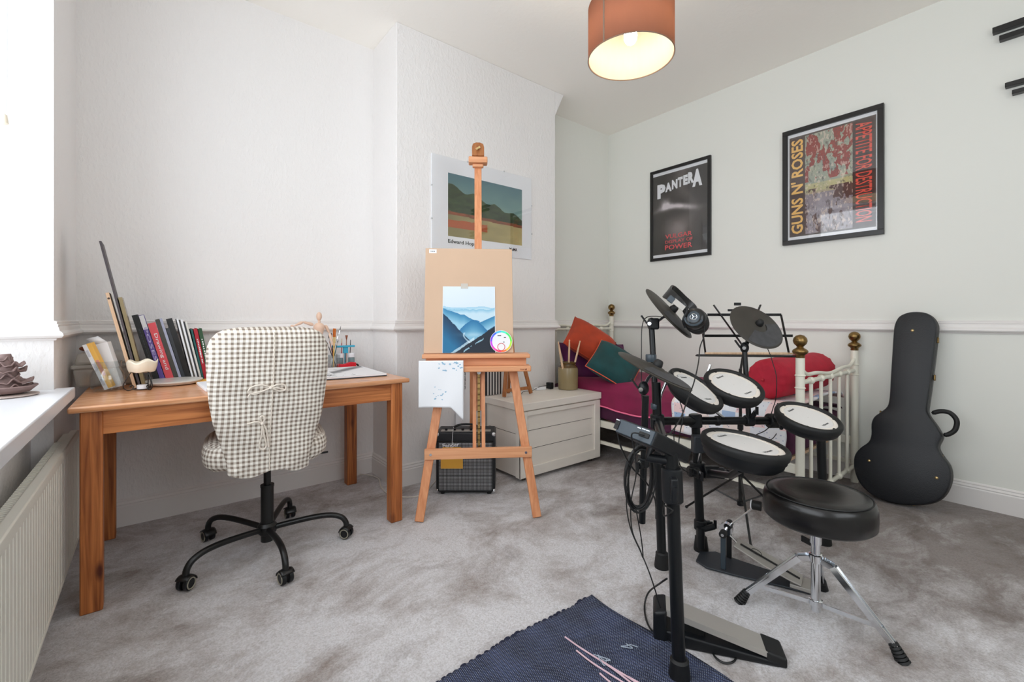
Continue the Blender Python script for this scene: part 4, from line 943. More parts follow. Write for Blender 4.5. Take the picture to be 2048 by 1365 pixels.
chl('hub', MB().lathe([(0.030, 0.075), (0.038, 0.085), (0.040, 0.115), (0.030, 0.128)], None, 24), 'black')
for k, ang in enumerate((62, 127, 205, 271, 341)):
    a = math.radians(ang+7); c_, s_ = math.cos(a), math.sin(a)
    q = [(0.015, 0.100), (0.10, 0.112), (0.20, 0.122), (0.27, 0.120), (0.315, 0.104), (0.335, 0.078), (0.338, 0.055)]
    lg = chl('leg', MB().tube(spline([(c_*r_, s_*r_, z_) for r_, z_ in q], 5), 0.0125, 12), 'black')
    cc = V((c_*0.338, s_*0.338, 0.028)); wa = a+PI/2+[0.5, -0.3, 0.4, 0.2, -0.5][k]
    ax = V((math.cos(wa), math.sin(wa), 0)); fd = V((-ax.y, ax.x, 0))
    w_ = MB()
    for s2 in (-1, 1): w_.cyl(cc+ax*s2*0.006, cc+ax*s2*0.022, 0.026, n=24)
    cs = chl('caster', w_, 'plastic', lg, bevel=0.002)
    for s2 in (-1, 1): chl('tyre_ring', MB().tube([cc+ax*s2*0.0225+fd*0.020*math.cos(t_)+UP*0.020*math.sin(t_) for t_ in [2*PI*i/24 for i in range(24)]], 0.0025, 6, closed=True), 'caster', lg)
    w_ = MB(); w_.grid(lambda u, v, cc=cc, ax=ax, fd=fd: cc+ax*(-0.026+0.052*u)+(fd*math.cos(PI*(0.05+0.75*v))+UP*math.sin(PI*(0.05+0.75*v)))*(0.031-0.004*abs(2*u-1)**3), 6, 12)
    chl('caster_hood', w_, 'black', lg, solid=0.003)

# ================================================================== EASEL
ea = thing('studio_easel', 'tall honey beech A-frame studio easel in front of the chimney breast', 'easel', (1.327, 1.943, 0), math.radians(-33.6))
TE = wmat(ea); S_ = 0.175
def el(name, mb, m, par=None, **kw):
    mb.v = [TE @ V(p) for p in mb.v]; return mb.out(name, m, par or ea, **kw)
for s_ in (-1, 1):
    el('leg', MB().beam((s_*0.308, 0, 0.004), (s_*0.095, S_*1.40, 1.40), 0.046, 0.022, up=(0, 1, -S_)), 'beechz', bevel=0.003)
el('hinge_block', MB().beam((-0.105, S_*1.37+0.025, 1.37), (0.105, S_*1.37+0.025, 1.37), 0.022, 0.07), 'beechx', bevel=0.002)
el('crossbar', MB().beam((-0.285, S_*0.34-0.022, 0.34), (0.285, S_*0.34-0.022, 0.34), 0.020, 0.055), 'beechx', bevel=0.002)
for s_ in (-1, 1): el('bolt', MB().cyl((s_*0.252, S_*0.34-0.037, 0.34), (s_*0.252, S_*0.34-0.030, 0.34), 0.007, n=12), 'chrome')
el('mast', MB().beam((0, S_*0.55+0.02, 0.55), (0, S_*2.03+0.02, 2.03), 0.042, 0.020, up=(0, 1, -S_)), 'beechz', bevel=0.002)
def at(z_, off=0.0): return S_*z_+off
el('rear_leg', MB().beam((-0.03, 0.60, 0.005), (-0.03, at(1.40, 0.06), 1.40), 0.040, 0.022, up=(0, 1, 0)), 'beechz', bevel=0.002)
for x in (-0.022, 0.026): el('guide_rail', MB().beam((x, at(0.355, -0.004), 0.355), (x, at(0.79, -0.004), 0.79), 0.019, 0.020, up=(0, 1, -S_)), 'beechz')
b = MB().beam((0.002, at(0.355, 0.004), 0.355), (0.002, at(0.80, 0.004), 0.80), 0.014, 0.004, up=(0, 1, -S_))
for k in range(14): z_ = 0.37+k*0.03; b.beam((-0.005, at(z_, -0.002), z_), (0.009, at(z_, -0.002), z_), 0.004, 0.004)
el('ratchet_strip', b, 'brass')
zt_ = 0.865
el('tray_top', MB().b2((-0.300, at(zt_, -0.10), zt_-0.022), (0.278, at(zt_, 0.02), zt_)), 'beechx', bevel=0.003)
el('tray_panel', MB().b2((-0.285, at(zt_, -0.055), zt_-0.062), (0.262, at(zt_, -0.035), zt_-0.022)), 'beechx')
el('tray_ledge', MB().b2((-0.290, at(zt_, -0.13), zt_-0.092), (0.280, at(zt_, -0.02), zt_-0.062)), 'beechx', bevel=0.004)
el('tray_knob', MB().cyl((0.002, at(0.76, -0.06), 0.765), (0.002, at(0.76, -0.02), 0.765), 0.011, n=16), 'chrome')
marks('burnt_maker_mark', TE @ tr(0.222, at(zt_, -0.1301), zt_-0.085), 'terracotta', ea, 0.036, 0.010, n=6, local=False)
el('top_clamp', MB().b2((-0.056, at(2.02, -0.045), 1.985), (0.056, at(2.02, 0.02), 2.022)).b2((-0.033, at(1.99, -0.02), 1.965), (0.033, at(1.99, 0.015), 1.985)), 'beechx', bevel=0.006)
pl_ = [(-0.036, 0), (0.036, 0), (0.036, 0.055), (0.030, 0.076), (0.012, 0.084), (-0.012, 0.084), (-0.030, 0.076), (-0.036, 0.055)]
b = MB().prism(pl_, 0.022, frame(V((0, at(2.02, -0.03), 2.02)), V((1, 0, 0)), V((0, S_, 1)).normalized(), V((0, -1, S_)).normalized()))
el('head_block', b, 'darkbeech', bevel=0.003)
el('wing_nut', MB().cyl((0, at(2.06, -0.075), 2.062), (0, at(2.06, -0.045), 2.062), 0.006, n=10).beam((-0.012, at(2.06, -0.07), 2.055), (0.012, at(2.06, -0.07), 2.07), 0.004, 0.012), 'gold')
# drawing board on the tray
zb0 = zt_+0.001
def bdT(x, z_along, off):  # point in the plane of the board
    return V((x, 0, zb0))+V((0, at(zb0, -0.030), 0))+V((0, S_, 1)).normalized()*z_along+V((0, -1, S_)).normalized()*off
TB = TE @ frame(bdT(-0.298, 0, 0), V((1, 0, 0)), V((0, 1, -S_)).normalized(), V((0, S_, 1)).normalized())
bo = thing('drawing_board', 'large tan hardboard panel with a small sticker standing on the easel tray', 'drawing board', Tm=TB)
MB().b2((0, -0.0035, 0), (0.492, 0.0035, 0.60)).out('panel', 'mdf', bo, local=True, bevel=0.002)
MB().b2((0.020, -0.0042, 0.570), (0.062, -0.0035, 0.592)).out('sticker', 'white', bo, local=True)
marks('sticker_print', tr(0.029, -0.0043, 0.577), 'greyplastic', bo, 0.024, 0.008, n=5)
TP = TB @ tr(0.100, -0.0065, 0.001)
pa = thing('landscape_painting', 'blue misty mountain watercolour taped to the tan board on the easel', 'painting', Tm=TP)
def mtn(u, v):
    sky = mixc((196, 214, 226), (214, 226, 234), v)
    col = sky
    def rid(h0, amp, fr, ph_, k): return h0+amp*(fbm(u*fr+ph_, 0.5, k)-0.5)
    def lay(col, h, top, bot, dpt): 
        if v < h: return mixc(top, bot, min(1, (h-v)/dpt))
        return col
    col = lay(col, rid(0.70, 0.10, 3, 1, 1)-0.02*u, (150, 196, 220), (196, 220, 232), 0.05)
    col = lay(col, rid(0.655, 0.10, 4, 7, 2), (128, 184, 212), (190, 216, 230), 0.06)
    col = lay(col, 0.655-0.30*u**1.25+0.04*(fbm(u*7, 2, 5)-0.5) if u < 0.7 else 0.45+0.35*(u-0.7), (44, 122, 168), (150, 198, 220), 0.16)
    col = lay(col, 0.49-2.0*abs(u-0.58)**1.5*0.55+0.03*(fbm(u*9, 3, 6)-0.5) if 0.18 < u else -1, (30, 108, 158), (120, 178, 206), 0.22)
    if u > 0.80: col = lay(col, 0.30+0.75*(u-0.80)**0.9*0.6, (30, 96, 140), (60, 130, 170), 0.1)
    col = lay(col, 0.60-0.82*u+0.03*(fbm(u*12, 1, 7)-0.5), (8, 50, 82), (24, 108, 152), 0.34)
    rc = 0.50+0.10*math.sin(v*16+0.5)-0.9*max(0, 0.16-v)      # pale river in the valley
    rw_ = 0.018+0.55*max(0, 0.22-v)*0.5+0.03*max(0, v-0.2)
    if v < 0.30: col = mixc(col, (206, 228, 238), 0.85*max(0, 1-abs(u-rc)/rw_)**0.6 if abs(u-rc) < rw_ else 0)
    if 0.22 < v < 0.33: col = mixc(col, (196, 220, 232), 0.45*math.exp(-((v-0.27)/0.03)**2-((u-0.58)/0.22)**2))
    h_ = -0.13+0.52*u+0.02*fbm(u*30, 1, 8)
    if v < h_: 
        col = (18, 32, 48); 
        if abs(v-(h_-0.07)) < 0.012*(0.4+fbm(u*30, v*30, 3)) and 0.4 < u < 0.78 and fbm(u*26, v*18, 9) > 0.45: col = (140, 180, 200)
    elif v < h_+0.04 and u < 0.6: col = mixc(col, (214, 232, 240), 0.7)
    if u < 0.008 or u > 0.992: col = (225, 232, 238)
    return col
painted('painting_sheet', 0.292, 0.375, 130, 170, mtn, Matrix.Identity(4), pa)
MB().b2((0.0, 0.0001, 0.0), (0.292, 0.0012, 0.375)).out('paper', 'white', pa, local=True)
MB().b2((0.10, -0.0008, 0.362), (0.14, -0.0002, 0.392)).out('tape', 'frosted', pa, local=True)
TW = TE @ frame(bdT(0.125, 0.062, 0.016), V((1, 0, 0)), V((0, 1, -S_)).normalized(), V((0, S_, 1)).normalized())
cw = thing('colour_wheel', 'round card colour wheel leaning at the lower right of the painting', 'colour wheel', Tm=TW)
FY = Matrix(((1, 0, 0, 0), (0, 0, -1, 0), (0, 1, 0, 0), (0, 0, 0, 1)))   # local z -> facing -y
MB().lathe([(0.062, 0), (0.062, 0.0012)], FY, 48).out('disc', 'white', cw, local=True)
import colorsys
for k in range(12):
    rgb = colorsys.hsv_to_rgb((k/12+0.30) % 1, 0.75, 0.92); m_ = mat('wheel_hue', (rgb[0]**2.0, rgb[1]**2.0, rgb[2]**2.0, 1), 0.5)
    vs = []; 
    for j in range(5):
        a = 2*PI*(k+j/4)/12; vs += [(0.050*math.cos(a), 0.050*math.sin(a), 0.0015), (0.060*math.cos(a), 0.060*math.sin(a), 0.0015)]
    MB().add([FY @ V(p) for p in vs], [(2*j, 2*j+1, 2*j+3, 2*j+2) for j in range(4)]).out('hue_patch', m_, cw, local=True)
b = MB().tube([FY @ V((0.020*math.cos(a), -0.030+0.020*math.sin(a), 0.0018)) for a in [2*PI*i/30 for i in range(30)]], 0.0016, 6, closed=True)
b.out('inner_ring', 'red', cw, local=True)
for x, z_, w__ in ((-0.02, 0.03, 0.02), (0.015, 0.02, 0.012), (0.012, -0.006, 0.006)): MB().b2((x, -0.0022, z_), (x+w__, -0.0014, z_+0.005)).out('window_mark', 'slate', cw, local=True)
# paint rag hanging from the tray
b = MB()
def ragf(u, v):
    x = -0.312+0.232*u; z_ = 0.836-0.245*v-(0.07*max(0, u-0.72)/0.28*max(0, v-0.5)*2 if v > 0.5 else 0)
    return V((x, at(zt_, -0.138)-0.006*math.sin(u*7+v*3)*v-0.002, z_))
b.grid(ragf, 30, 26)
hang = b; 
hang.v = [TE @ p for p in hang.v]; rg = hang.out('paint_rag', 'white', None, solid=0.0015, smooth=60)
tag(rg, 'white paper towel with blue paint smudges hanging off the easel tray', 'paper towel')
MAT4[rg.name] = Matrix.Translation(rg.location)
smu = mat('paint_smudge', C(150, 186, 210), 0.8)
random.seed(5); b = MB()
for k in range(26):
    u_, v_ = (random.uniform(0.45, 0.98), random.uniform(0.03, 0.22)) if k < 15 else (random.gauss(0.45, 0.07), random.gauss(0.72, 0.05))
    c_ = TE @ (ragf(min(0.98, max(0.05, u_)), min(0.95, max(0.02, v_)))+V((0, -0.0016, 0))); xx = TE.to_3x3() @ V((1, 0, 0)); r_ = random.uniform(0.003, 0.009); a0 = random.uniform(0, PI)
    b.add([c_+xx*math.cos(a+a0)*r_+UP*math.sin(a+a0)*r_*0.9*(0.3+0.7*abs(math.cos(a))) for a in [2*PI*i/8 for i in range(8)]], [tuple(range(8))])
b.mi = 0; o = b.out('paint_smudges', smu, rg); o['kind'] = 'stuff'

# ================================================================== AMPLIFIER
am = thing('guitar_amplifier', 'small black guitar amplifier with silver grille cloth behind the easel legs', 'amplifier', ((1.3175+1.595)/2, (2.384+2.163)/2, 0), math.radians(-38.5))
MB().b2((-0.178, 0.0, 0.012), (0.178, 0.165, 0.375)).out('cabinet', 'case', am, local=True, bevel=0.012, seg=3)
MB().b2((-0.160, -0.004, 0.028), (0.160, 0.002, 0.315)).out('grille_cloth', 'grille', am, local=True, smooth=0)
b = MB().b2((-0.166, -0.008, 0.022), (-0.160, 0.004, 0.321)).b2((0.160, -0.008, 0.022), (0.166, 0.004, 0.321)).b2((-0.166, -0.008, 0.315), (0.166, 0.004, 0.321)).b2((-0.166, -0.008, 0.022), (0.166, 0.004, 0.028))
b.out('grille_frame', 'rubber', am, local=True)
for x in (-0.168, 0.168):
    for z_ in (0.022, 0.360): MB().sphere((x, 0.008, z_), 0.017, 12, (0.8, 0.7, 0.8)).out('corner_cap', 'chrome', am, local=True)
MB().tube(spline([(-0.075, 0.07, 0.376), (-0.07, 0.07, 0.392), (-0.03, 0.07, 0.405), (0.03, 0.07, 0.405), (0.07, 0.07, 0.392), (0.075, 0.07, 0.376)], 5), 0.007, 8).out('handle', 'rubber', am, local=True)
MB().b2((-0.15, 0.015, 0.374), (0.15, 0.055, 0.378)).out('control_panel', 'alu', am, local=True)
for k in range(5): MB().cyl((-0.12+k*0.05, 0.035, 0.378), (-0.12+k*0.05, 0.035, 0.390), 0.008, n=12).out('knob', 'plastic', am, local=True)
for x in (-0.14, 0.14):
    for y in (0.02, 0.145): MB().cyl((x, y, 0.0), (x, y, 0.013), 0.012, n=12).out('foot', 'rubber', am, local=True)
lettering('maker_script', 'Fender', wmat(am) @ tr(-0.135, -0.0048, 0.281) @ Matrix.Rotation(-0.10, 4, 'Y'), 'white', am, height=0.026, width=0.10, bold=0.02, local=False)
tg = thing('swing_tag', 'mustard yellow card tag hanging by a string from the amplifier handle', 'tag', Tm=wmat(am) @ tr(-0.080, -0.014, 0.216))
pl_ = [(-0.066, -0.055), (0.066, -0.055), (0.066, 0.055), (0.054, 0.072), (-0.054, 0.072), (-0.066, 0.055)]
MB().prism(pl_, 0.0015, Matrix(((1, 0, 0, 0), (0, 0, 1, 0), (0, 1, 0, 0), (0, 0, 0, 1)))).out('card', mat('mustard_card', C(222, 166, 60), 0.6), tg, local=True)
for k in range(4): MB().b2((-0.05, -0.0012, 0.035-k*0.009), (0.05, -0.0004, 0.0375-k*0.009)).out('printed_line', 'terracotta', tg, local=True)
MB().tube([(0.0, -0.001, 0.062), (0.002, 0.0, 0.10), (0.004, 0.010, 0.155), (0.004, 0.06, 0.178)], 0.0012, 6).out('string', 'white', tg, local=True)

# ================================================================== CHEST
cx0, cx1, cy0, cy1, cz0, cz1 = 1.825, 2.598, 2.200, 2.585, 0.028, 0.510
cs = thing('blanket_chest', 'white painted planked blanket chest beside the chimney breast', 'chest', ((cx0+cx1)/2, (cy0+cy1)/2, 0))
MB().b2((cx0+0.012, cy0+0.014, cz0), (cx1-0.012, cy1, cz1-0.052)).out('carcass', 'chest', cs, smooth=0)
MB().b2((cx0-0.005, cy0-0.008, cz1-0.048), (cx1+0.005, cy1+0.003, cz1)).out('lid', 'chest', cs, bevel=0.004)
b = MB()
for lo, hi in (((cx0, cz0), (cx0+0.06, cz1-0.055)), ((cx1-0.06, cz0), (cx1, cz1-0.055)), ((cx0+0.06, cz0), (cx1-0.06, cz0+0.065)), ((cx0+0.06, cz1-0.085), (cx1-0.06, cz1-0.055))):
    b.b2((lo[0], cy0, lo[1]), (hi[0], cy0+0.014, hi[1]))
b.out('front_frame', 'chest', cs, bevel=0.003)
for z_ in (0.205, 0.325): MB().b2((cx0+0.06, cy0+0.0125, z_), (cx1-0.075, cy0+0.0142, z_+0.0022)).out('plank_gap', 'seam', cs)
for z_ in (0.175, 0.305): MB().b2((cx0+0.0105, cy0+0.03, z_), (cx0+0.0125, cy1-0.02, z_+0.0022)).out('plank_gap', 'seam', cs)
b = MB().b2((cx0, cy0+0.001, cz0), (cx0+0.012, cy0+0.05, cz1-0.055))
b.out('side_post', 'chest', cs)
for x in (cx0+0.06, cx1-0.06):
    for y in (cy0+0.05, cy1-0.05): MB().cyl((x, y, 0), (x, y, cz0), 0.016, n=12).out('foot', 'seam', cs)
# small table easel on the chest
te = thing('table_easel', 'small dark wood table easel standing on the left end of the chest', 'easel', (2.0, 2.45, cz1))
zc = cz1
p1, p2, ap = V((1.885, 2.45, zc+0.006)), V((2.130, 2.45, zc+0.006)), V((2.02, 2.55, 1.10))
MB().beam(p1, p1.lerp(ap, 0.42)+V((0, 0, 0)), 0.028, 0.016, up=(0, 1, 0)).out('leg', 'darkbeech', te, bevel=0.004)
MB().beam(p2, p2.lerp(ap, 0.42), 0.028, 0.016, up=(0, 1, 0)).out('leg', 'darkbeech', te, bevel=0.004)
MB().beam(p1.lerp(ap, 0.07), p2.lerp(ap, 0.07), 0.014, 0.022).out('crossbar', 'darkbeech', te)
MB().beam(p1.lerp(ap, 0.40)-V((0.05, 0, 0)), p2.lerp(ap, 0.40)+V((0.02, 0, 0)), 0.030, 0.014).out('ledge', 'darkbeech', te, bevel=0.002)
MB().beam((2.015, 2.50, zc+0.20), (2.03, 2.56, 1.06), 0.018, 0.012, up=(0, 1, 0)).out('mast', 'darkbeech', te)
MB().beam((2.02, 2.575, zc+0.004), (2.02, 2.545, zc+0.30), 0.018, 0.012, up=(0, 1, 0)).out('rear_leg', 'darkbeech', te)
# striped paper roll and white flat pack against the chimney
t = thing('striped_panel', 'narrow black and white striped panel leaning behind the easel on the chest', 'panel', (1.86, 2.56, zc))
def strp(u, v): return (44, 44, 48) if int(u*12) % 2 == 0 else (216, 214, 212)
MB().b2((1.835, 2.600, zc), (1.985, 2.612, zc+0.30)).out('panel_core', 'slate', t)
painted('striped_face', 0.15, 0.30, 24, 1, strp, tr(1.835, 2.5985, zc), t, local=False)
t = thing('flat_carton', 'slim white printed carton standing on edge behind the easel mast', 'carton', (1.645, 2.585, 0))
MB().b2((1.600, 2.545, 0.0), (1.665, 2.620, 0.86)).out('carton_body', 'white', t, bevel=0.001)
marks('carton_print', tr(1.622, 2.5445, 0.80) @ CW, 'slate', t, 0.22, 0.010, n=24, local=False)
# stoneware jar with drumsticks
q = V((2.512, 2.45, zc))
t = thing('stoneware_jar', 'olive stoneware jar with a brown neck on the right end of the chest', 'jar', q)
b = MB(); b.lathe([(0.066, 0.001), (0.074, 0.004), (0.077, 0.02), (0.078, 0.155), (0.073, 0.170)], tr(*q), 40, cap=False).add([(q.x+0.066*math.cos(a), q.y+0.066*math.sin(a), zc+0.001) for a in [2*PI*k/40 for k in range(40)]], [tuple(range(40))])
b.out('jar_body', 'stone', t, smooth=50)
MB().lathe([(0.073, 0.170), (0.062, 0.184), (0.056, 0.190), (0.056, 0.197), (0.062, 0.200), (0.063, 0.210), (0.054, 0.212), (0.051, 0.200), (0.055, 0.180)], tr(*q), 40, cap=False).out('jar_neck', 'stonetop', t, smooth=50)
for k, (ax_, ay_, tx, ty, tz, lab) in enumerate(((-0.02, 0.0, -0.135, -0.03, 0.375, 'drumstick leaning furthest left in the stoneware jar'), (-0.015, 0.01, -0.105, 0.0, 0.365, 'drumstick leaning left, second from the left in the jar'), (0.0, 0.0, 0.006, -0.01, 0.385, 'upright drumstick in the middle of the stoneware jar'), (0.012, 0.0, 0.105, -0.03, 0.375, 'drumstick leaning right out of the stoneware jar'))):
    a = q+V((ax_, ay_, 0.012)); e = q+V((tx, ty, tz))
    t = MB().tube([a, a.lerp(e, 0.8), a.lerp(e, 0.93), a.lerp(e, 0.96), a.lerp(e, 0.985), e], [0.0075, 0.0075, 0.0055, 0.0045, 0.006, 0.003], 10).out('drumstick', 'stick', loc=a); tag(t, lab, 'drumstick')
t = thing('power_adaptor', 'black plug adaptor and lead at the back right of the chest', 'adaptor', (2.42, 2.54, zc))
MB().b2((2.395, 2.525, zc+0.001), (2.43, 2.575, zc+0.050)).out('plug', 'plastic', t, bevel=0.004)
MB().tube(spline([(2.395, 2.55, zc+0.03), (2.30, 2.55, zc+0.025), (2.22, 2.54, zc+0.005), (2.15, 2.555, zc+0.004), (2.0, 2.42, zc+0.004)], 6), 0.002, 6).out('lead', 'cable', t)
t = MB().b2((2.27, 2.535, zc+0.001), (2.36, 2.575, zc+0.022)).out('extension_block', 'white', bevel=0.004); tag(t, 'small white extension socket lying on the chest by the black adaptor', 'socket')
t = MB().tube(spline([Pz(x, y, 0.006) for x, y in ((690, 951), (717, 949), (738, 951), (757, 958), (762, 974), (776, 988), (800, 994), (830, 994), (850, 985), (868, 966), (880, 950))], 8), 0.0035, 8).out('power_cable', 'offwhitecable'); tag(t, 'white cable snaking over the carpet from under the desk to the amplifier', 'cable')
# ================================================================== BED
BX0, BX1, BYF, BYH = 2.615, 3.540, 0.882, 2.855
bed = thing('bed_frame', 'cream metal single bed frame with brass ball finials along the right wall', 'bed', ((BX0+BX1)/2, (BYF+BYH)/2, 0))
def endpanel(y, hpost, hrail, name):
    for x in (BX0, BX1):
        MB().cyl((x, y, 0.0), (x, y, hpost), 0.021, n=20).lathe([(0.022, 0), (0.026, 0.004), (0.022, 0.009)], tr(x, y, hrail+0.035), 20).lathe([(0.022, 0), (0.026, 0.004), (0.022, 0.009)], tr(x, y, hrail-0.03), 20).out(name+'_post', 'cream', bed)
        MB().lathe([(0.020, 0.0), (0.022, 0.004), (0.020, 0.012), (0.024, 0.018), (0.034, 0.026), (0.037, 0.034), (0.032, 0.043), (0.018, 0.052), (0.014, 0.058), (0.020, 0.064), (0.029, 0.074), (0.033, 0.088), (0.030, 0.103), (0.020, 0.115), (0.004, 0.121)], tr(x, y, hpost), 28, ).out('finial', 'brass', bed, smooth=50)
    n_ = 5; b = MB().cyl((BX0, y, hrail), (BX1, y, hrail), 0.012, n=14)
    xs = [BX0+(BX1-BX0)*(k+1)/(n_+1) for k in range(n_)]
    for x in xs: b.sphere((x, y, hrail), 0.020, 12, (1.2, 1, 1))
    b.out('top_rail', 'cream', bed)
    b = MB().cyl((BX0, y, 0.105), (BX1, y, 0.105), 0.012, n=14)
    for x in xs: b.sphere((x, y, 0.105), 0.019, 12, (1.2, 1, 1))
    b.out('bottom_rail', 'cream', bed)
    for x in xs: MB().cyl((x, y, 0.11), (x, y, hrail), 0.0095, n=12).out('spindle', 'cream', bed)
    top = hpost-0.045
    MB().tube(spline([(BX0, y, top), (BX0+0.09, y, top-0.045), (BX0+0.25, y, hrail+0.035), ((BX0+BX1)/2, y, hrail+0.018), (BX1-0.25, y, hrail+0.035), (BX1-0.09, y, top-0.045), (BX1, y, top)], 8), 0.010, 10).out('curved_rail', 'cream', bed)
endpanel(BYF, 0.852, 0.722, 'footboard'); endpanel(BYH, 1.085, 0.965, 'headboard')
for x in (BX0+0.005, BX1-0.005):
    MB().b2((x-0.012, BYF+0.02, 0.245), (x+0.012, BYH-0.02, 0.295)).out('side_rail', 'cream', bed, bevel=0.003)
    MB().b2((x-0.010, BYF+0.02, 0.120), (x+0.010, BYH-0.02, 0.142)).out('lower_rail', 'cream', bed)
b = MB()
for k in range(12): yy = BYF+0.10+k*0.155; MB().b2((BX0+0.018, yy, 0.262), (BX1-0.018, yy+0.06, 0.278)).out('slat', 'stick', bed)
mt = MB().b2((BX0+0.045, BYF+0.060, 0.30), (BX1-0.03, BYH-0.060, 0.462)).out('mattress', 'plum', bevel=0.04, seg=4); tag(mt, 'mattress in a dark plum fitted sheet on the cream bed frame', 'mattress')
def drape(y0, y1, zt_, zlow, m, name, lab, cat, xside=BX0-0.018, rip=0.008, kx=3.0, xend=BX1-0.008, uvs=1.0, foot=False):
    """cloth over the mattress: from the wall side across the top and down over the room side"""
    L0 = xend-xside; L1 = zt_-zlow
    def fn(u, v):
        y = y0+(y1-y0)*v; s_ = u*(L0+L1)
        if s_ < L0:
            x = xend-s_; z_ = zt_+0.010*math.sin(x*9+y*4)+0.006*math.sin(y*13+x*5)
            e = s_/L0; z_ -= 0.055*max(0, (e-0.90)/0.10)**2
            if e < 0.06: z_ -= 0.03*(1-e/0.06)
        else:
            dz = s_-L0; x = xside-0.012*math.sin(dz*8)-rip*math.sin(y*34+dz*3)*(dz/L1); z_ = zt_-0.055-dz*(1-0.055/L1)+0.012*math.sin(y*9)*(dz/L1)
        return V((x, y+0.004*math.sin(z_*40), z_))
    return MB().grid(fn, 60, 50, uvf=lambda u, v: (u*(L0+L1)*uvs, (y0+(y1-y0)*v)*uvs)), fn
b, fn = drape(0.945, 2.78, 0.512, 0.302, 'plum', '', '', '', xside=BX0+0.014, rip=0.004); t = b.out('valance_sheet', 'plum', solid=0.003, smooth=60); tag(t, 'dark plum valance sheet hanging in folds below the bed covers', 'sheet')
b, fn = drape(1.605, 2.62, 0.575, 0.395, 'magenta', '', '', '', xside=BX0+0.004, rip=0.004, xend=BX1-0.016)
t = b.out('magenta_duvet', 'magenta', solid=0.010, smooth=60); tag(t, 'magenta velvet duvet with a pink piped hem on the pillow half of the bed', 'duvet')
MB().tube([fn(1.0, k/40)+V((-0.006, 0, 0)) for k in range(41)], 0.0055, 8).out('hem_piping', 'pink', t)
b, fn = drape(0.935, 1.595, 0.590, 0.335, 'quilt', '', '', '', xside=BX0-0.03)
t = b.out('patchwork_quilt', 'quilt', solid=0.012, smooth=60); tag(t, 'white, pink and pale blue patchwork quilt over the foot half of the bed', 'quilt')
def cushion(name, c0, ca, cb, th_, m, lab, cat, pip=None, sag=0.05):
    c0, ca, cb = V(c0), V(ca), V(cb); a = ca-c0; b_ = cb-c0; b_ = b_-a*(b_.dot(a)/a.length_squared)*0.9; n_ = a.cross(b_).normalized()
    cen = c0+(a+b_)*0.5; t = thing(name, lab, cat, cen-V((0, 0, 0)))
    def fn(sg):
        def g(u, v):
            s_, r_ = 2*u-1, 2*v-1
            pin = 1-sag*((1-s_*s_)*abs(r_)**3+(1-r_*r_)*abs(s_)**3)*1.4
            h_ = th_*1.5*((1-s_**4)*(1-r_**4))**0.6
            wr = 0.05*th_*math.sin(s_*7+r_*5)*(1-s_*s_)*(1-r_*r_)
            return c0+a*(0.5+0.5*s_*pin)+b_*(0.5+0.5*r_*pin)+n_*sg*(h_+wr)
        return g
    mb = MB(); mb.grid(fn(1), 26, 26); mb.grid(fn(-1), 26, 26); t2 = mb.out('cushion_cover', m, t, smooth=70)
    edge = [fn(1)(u, 0) for u in [k/16 for k in range(16)]]+[fn(1)(1, v) for v in [k/16 for k in range(16)]]+[fn(1)(1-u, 1) for u in [k/16 for k in range(16)]]+[fn(1)(0, 1-v) for v in [k/16 for k in range(16)]]
    MB().tube(edge, 0.004, 6, closed=True).out('piping', pip or m, t)
    return t
cushion('plum_pillow', P(1116, 686, 3.86), P(1246, 690, 4.02), P(1112, 762, 3.62), 0.045, 'purple', 'large purple pillow lying beneath the orange cushion at the bed head', 'pillow')
cushion('plum_pillow', P(1215, 676, 3.98), P(1262, 712, 4.02), P(1222, 745, 3.88), 0.05, 'plum', 'dark plum pillow peeking out behind the teal cushion', 'pillow')
cushion('orange_cushion', P(1150, 634, 3.80), P(1232, 686, 3.82), P(1114, 678, 3.56), 0.055, 'orange', 'burnt orange velvet cushion on top of the heap at the bed head', 'cushion', sag=0.03)
cushion('teal_cushion', P(1203, 680, 3.58), P(1286, 728, 3.50), P(1175, 735, 3.36), 0.055, 'teal', 'teal velvet cushion with orange piping in front of the orange one', 'cushion', 'piping', sag=0.03)
# bolster
p0, p1 = V((2.735, 1.110, 0.705)), V((3.455, 1.055, 0.720)); ax = (p1-p0).normalized(); xx, yy, zz = basis(ax)
t = thing('red_bolster', 'crimson bolster cushion lying across the foot end of the bed', 'bolster', (p0+p1)/2-V((0, 0, 0.11)))
pf = [(0.004, -0.012), (0.012, -0.006), (0.04, 0.0), (0.085, 0.008), (0.108, 0.03), (0.116, 0.06)]; Lb = (p1-p0).length
pf2 = pf+[(0.118, Lb*0.3), (0.116, Lb*0.5), (0.118, Lb*0.7)]+[(r_, Lb-z_) for r_, z_ in pf[::-1]]
def bolf(u, v):
    r_, z_ = interp(pf2, v); a = 2*PI*u; g = 1+0.035*math.sin(a*14)*(1 if (v < 0.3 or v > 0.7) else 0.15)
    return p0+ax*z_+(xx*math.cos(a)+yy*math.sin(a))*r_*g
MB().grid(bolf, 56, 48, cu=True).out('bolster_cover', 'crimson', t, smooth=70)
for s_, e_ in ((p0, -1), (p1, 1)): MB().sphere(s_+ax*e_*0.008, 0.010, 10).out('tassel_knot', 'darkred', t)
